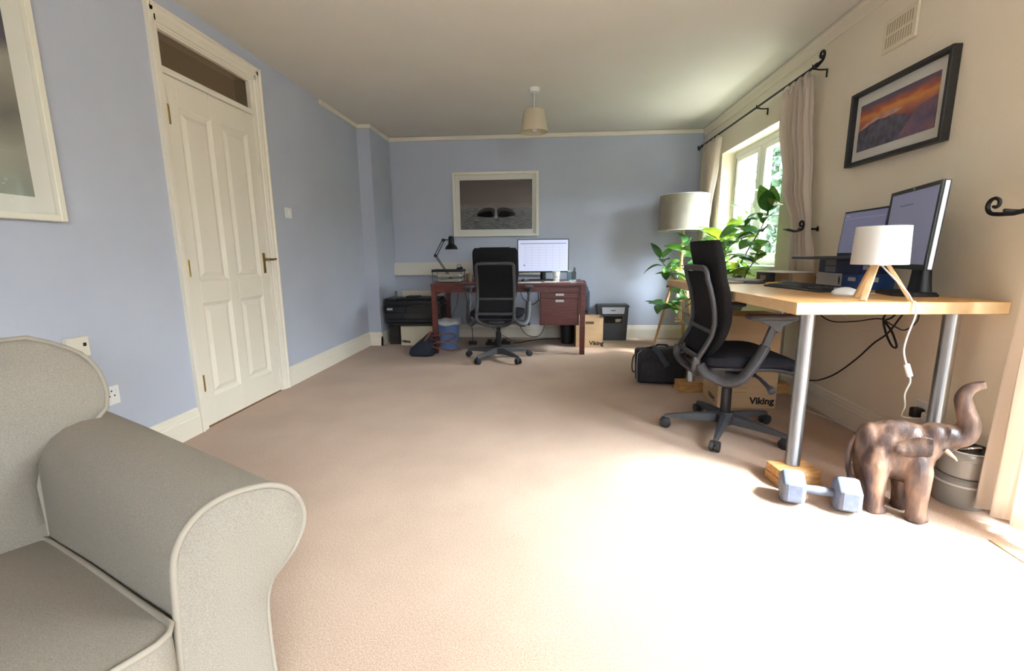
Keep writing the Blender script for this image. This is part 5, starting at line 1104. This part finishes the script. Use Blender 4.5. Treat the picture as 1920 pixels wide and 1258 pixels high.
for k in range(4):
    bm = B(); tube(bm, spline([(0, -.02+.012*k, .05), (.01, -.03+.02*k, .10), (.03, .01*k, .14+.006*k), (.06, -.02, .16)], 5), .003, 6); OBJ('lead', bm, m_cab, dk_, smooth=True)
# cables at the wall
g = 'cables hanging below the light wood desk'
cable('black cable drooping below the left part of the light desk', [(1.56, 2.63, .762), (1.56, 2.63, .70), (1.54, 2.66, .655), (1.57, 2.60, .625), (1.62, 2.50, .64), (1.66, 2.42, .665), (1.68, 2.38, .668)], .0032, m_cab, group=g)
cable('black cable drooping below the right part of the light desk', [(1.68, 2.38, .665), (1.66, 2.28, .648), (1.62, 2.16, .65), (1.62, 2.10, .70), (1.62, 2.10, .762)], .0032, m_cab, group=g)
cable('thick black lead running down the cream wall to the skirting', [(1.66, 2.20, .762), (1.67, 2.26, .70), (1.69, 2.36, .60), (1.70, 2.46, .53), (1.705, 2.58, .42), (1.71, 2.75, .29), (1.71, 2.90, .21), (1.71, 3.02, .17), (1.70, 3.15, .10)], .0045, m_cab, group=g)
cable('bundled black lead tied in a loop below the light desk', [(1.64, 2.26, .762), (1.66, 2.32, .72), (1.68, 2.385, .672), (1.69, 2.37, .60), (1.69, 2.32, .545), (1.69, 2.29, .548), (1.69, 2.33, .61), (1.68, 2.37, .66), (1.66, 2.30, .69), (1.65, 2.22, .762)], .005, m_cab, group=g)
cable('thin white lead drooping against the cream wall', [(1.64, 2.72, .762), (1.66, 2.72, .68), (1.69, 2.66, .62), (1.70, 2.56, .585), (1.71, 2.46, .60), (1.70, 2.41, .66)], .002, m_cabw, group=g)
cable('white lead lying along the skirting behind the elephant', [(1.60, 3.0, .006), (1.66, 2.9, .006), (1.72, 2.7, .006), (1.72, 2.4, .006), (1.62, 2.16, .006), (1.50, 2.10, .006), (1.42, 2.12, .03)], .003, m_cabw, group=g)

# ================================================================ ELEPHANT
m_el = bpy.data.materials.new('weathered_dark_wood'); m_el.use_nodes = True
def _el():
    nt = m_el.node_tree; L = nt.links.new; b = nt.nodes['Principled BSDF']; b.inputs['Roughness'].default_value = .38
    tc = nt.nodes.new('ShaderNodeTexCoord'); mp = nt.nodes.new('ShaderNodeMapping'); mp.inputs['Scale'].default_value = (3, 3, 1.0); L(tc.outputs['Object'], mp.inputs[0])
    n1 = nt.nodes.new('ShaderNodeTexNoise'); n1.inputs['Scale'].default_value = 7; n1.inputs['Detail'].default_value = 6; L(mp.outputs[0], n1.inputs['Vector'])
    cr = nt.nodes.new('ShaderNodeValToRGB'); e = cr.color_ramp.elements; e[0].position = .30; e[0].color = lin((40, 28, 27)); e[1].position = .72; e[1].color = lin((140, 110, 90)); x = e.new(.5); x.color = lin((80, 60, 52))
    L(n1.outputs[0], cr.inputs[0]); L(cr.outputs[0], b.inputs['Base Color'])
    n2 = nt.nodes.new('ShaderNodeTexNoise'); n2.inputs['Scale'].default_value = 60; L(mp.outputs[0], n2.inputs['Vector']); bp = nt.nodes.new('ShaderNodeBump'); bp.inputs['Strength'].default_value = .15; bp.inputs['Distance'].default_value = .01; L(n2.outputs[0], bp.inputs['Height']); L(bp.outputs[0], b.inputs['Normal'])
_el()
EA = R(-28); el = thing('elephant_figure', 'carved wooden elephant with a raised trunk on the carpet', 'figurine', (1.36, 1.745, 0), EA)
# local x forwards, y to the elephant's left, z up
bm = B()
ellip(bm, (-.045, 0, .238), (.100, .068, .112)); ellip(bm, (.015, 0, .245), (.085, .068, .120)); ellip(bm, (-.02, 0, .290), (.105, .050, .080)); ellip(bm, (-.10, 0, .262), (.05, .055, .082))
ellip(bm, (.085, 0, .318), (.055, .048, .060)); ellip(bm, (.115, 0, .335), (.035, .038, .045)); ellip(bm, (.06, 0, .29), (.06, .055, .07))
for s, (fx, rx) in ((-1, (.052, -.080)), (1, (.020, -.105))):
    y = s*.046
    tube(bm, [(fx-.02, y*.25, .30), (fx-.014, y*.55, .25), (fx-.004, y*.9, .19), (fx, y, .13), (fx+.004, y, .07), (fx+.006, y, .03), (fx+.010, y, .003)], [.02, .044, .045, .038, .032, .032, .038], 14)
    tube(bm, [(rx+.012, y*.25, .30), (rx+.008, y*.55, .25), (rx+.004, y*.9, .19), (rx+.006, y, .13), (rx+.012, y, .07), (rx+.014, y, .03), (rx+.020, y, .003)], [.02, .046, .048, .038, .030, .030, .036], 14)
tr_ = spline([(.112, 0, .338), (.145, 0, .335), (.166, 0, .352), (.170, 0, .395), (.155, 0, .440), (.144, 0, .480), (.152, 0, .512), (.172, 0, .530), (.196, 0, .538)], 5)
tube(bm, tr_, [.044-.029*min(1, (i/(len(tr_)-1))*1.05) for i in range(len(tr_))], 14)
tube(bm, [(.125, 0, .285), (.135, 0, .30), (.14, 0, .32)], [.018, .022, .024], 10)
body = OBJ('body', bm, m_el, el); modded(body, ('REMESH', dict(mode='VOXEL', voxel_size=.0055)), ('SMOOTH', dict(factor=.5, iterations=6)))
for s in (-1, 1):
    bm = B(); rows = []
    for i in range(9):
        t = i/8; x = .075-.105*t; h = .046*math.sin(math.pi*(.25+.62*t))**.7
        rows.append([bm.verts.new((x, s*(.058+.018*t+.010*math.sin(3*j)), .298-.015*t+h*(j-1)*.9 + (.0 if j < 2 else 0))) for j in (0, .5, 1, 1.5, 2)])
    for a, b in zip(rows, rows[1:]):
        for j in range(4): bm.faces.new((a[j], a[j+1], b[j+1], b[j]))
    bmesh.ops.solidify(bm, geom=bm.faces[:], thickness=.009); e_ = OBJ('ear', bm, m_el, el); modded(e_, ('SUBSURF', dict(levels=1)))
    bm = B(); tube(bm, spline([(.112, s*.030, .290), (.128, s*.034, .276), (.140, s*.035, .266), (.147, s*.035, .256)], 4), [.010-.0075*i/12 for i in range(13)], 10); OBJ('tusk', bm, mat('worn_bone', (150, 132, 114), .4), el, smooth=True)
    bm = B(); ellip(bm, (.126, s*.035, .338), (.005, .004, .005), u=10, v=6); OBJ('eye', bm, m_black, el, smooth=True)
bm = B(); tube(bm, spline([(-.140, 0, .285), (-.158, 0, .24), (-.160, 0, .17), (-.152, 0, .12), (-.135, 0, .085)], 5), [.013-.004*i/20 for i in range(16)] + [.010, .015, .016, .012, .005], 10); OBJ('tail', bm, m_el, el, smooth=True)
# ================================================================ DUMBBELL
m_db = mat('grey_rubber_iron', (96, 104, 122), .55, col2=(86, 94, 112), scale=50); db = thing('dumbbell', 'grey hexagonal dumbbell on the carpet beside the wooden block', 'dumbbell', (1.086, 1.765, 0), R(-17))
hx = [(.073*math.cos(R(a+30)), .063 + .073*math.sin(R(a+30))) for a in range(0, 360, 60)]
def stamp():
    b = B()
    for q in range(4): box(b, -.1338, -.1328, -.012+.001*q, .004-.001*q, .040+.013*q, .045+.013*q)
    return b
for s in (-1, 1):
    bm = B(); rr = []
    for x, k in ((.050, .62), (.056, .93), (.068, 1), (.116, 1), (.129, .93), (.133, .72)): rr.append([bm.verts.new((s*x, u*k, .0636+(v_-.063)*k)) for u, v_ in hx])
    for a, b in zip(rr, rr[1:]):
        for i in range(6): bm.faces.new((a[i], a[(i+1) % 6], b[(i+1) % 6], b[i]))
    bm.faces.new(rr[0][::-1]); bm.faces.new(rr[-1]); h = OBJ('weight', bm, m_db, db)
    md_ = h.modifiers.new('bevel', 'BEVEL'); md_.width = .004; md_.segments = 2
    if s < 0: OBJ('stamped_marks', stamp(), mat('pale_ink', (190, 194, 200), .5), h)
bm = B(); lathe(bm, [(0, -.064), (.0165, -.064), (.0165, -.03), (.0185, 0), (.0165, .03), (.0165, .064), (0, .064)], 20, M=basis((0, 0, .063), (0, 1, 0), (0, 0, 1))); OBJ('grip', bm, m_db, db, smooth=True, auto=40)
# ================================================================ CANISTERS
m_can = mat('smoked_plastic', (186, 182, 176), .2, trans=.35); m_can2 = mat('smoked_lid', (130, 126, 122), .35); m_rim = mat('pale_rim', (206, 206, 204), .4)
cz = thing('canister', 'lower smoked plastic storage canister beside the curtain', 'canister', (1.672, 1.835, 0), 0, 'stacked canisters'); cz2 = thing('canister', 'upper smoked plastic canister with a dark round lid', 'canister', (1.672, 1.835, .1215), 0, 'stacked canisters')
bm = B(); lathe(bm, [(0, 0), (.080, 0), (.084, .006), (.086, .09), (.082, .092), (.080, .01), (0, .008)], 40); OBJ('tub', bm, m_can, cz, smooth=True, auto=40)
bm = B(); lathe(bm, [(.082, .088), (.090, .09), (.091, .094), (.090, .098), (.084, .099), (.082, .088)], 40); OBJ('rim', bm, m_rim, cz, smooth=True, auto=40)
bm = B(); lathe(bm, [(0, .1), (.088, .099), (.088, .112), (.080, .121), (0, .121)], 40); OBJ('lid', bm, m_can2, cz, smooth=True, auto=40)
bm = B(); lathe(bm, [(0, 0), (.075, 0), (.080, .005), (.083, .08), (.079, .082), (.076, .008), (0, .006)], 40); OBJ('tub', bm, m_can, cz2, smooth=True, auto=40)
bm = B(); lathe(bm, [(.080, .070), (.088, .074), (.088, .100), (.083, .106), (.080, .106), (.080, .070)], 40); OBJ('collar', bm, m_can, cz2, smooth=True, auto=40)
bm = B(); lathe(bm, [(.080, .104), (.084, .106), (.082, .110), (.079, .108)], 40); OBJ('rim', bm, m_rim, cz2, smooth=True, auto=40)
bm = B(); lathe(bm, [(0, .098), (.078, .1), (.080, .104), (.076, .106), (.06, .102), (0, .102)], 40); OBJ('lid', bm, m_black, cz2, smooth=True, auto=40)
bm = B(); tube(bm, spline([(-.04, -.02, .104), (-.02, -.035, .118), (.02, -.03, .118), (.04, -.01, .104)], 4), .006, 8); OBJ('handle', bm, mat('chrome', (210, 210, 212)), cz2, smooth=True)
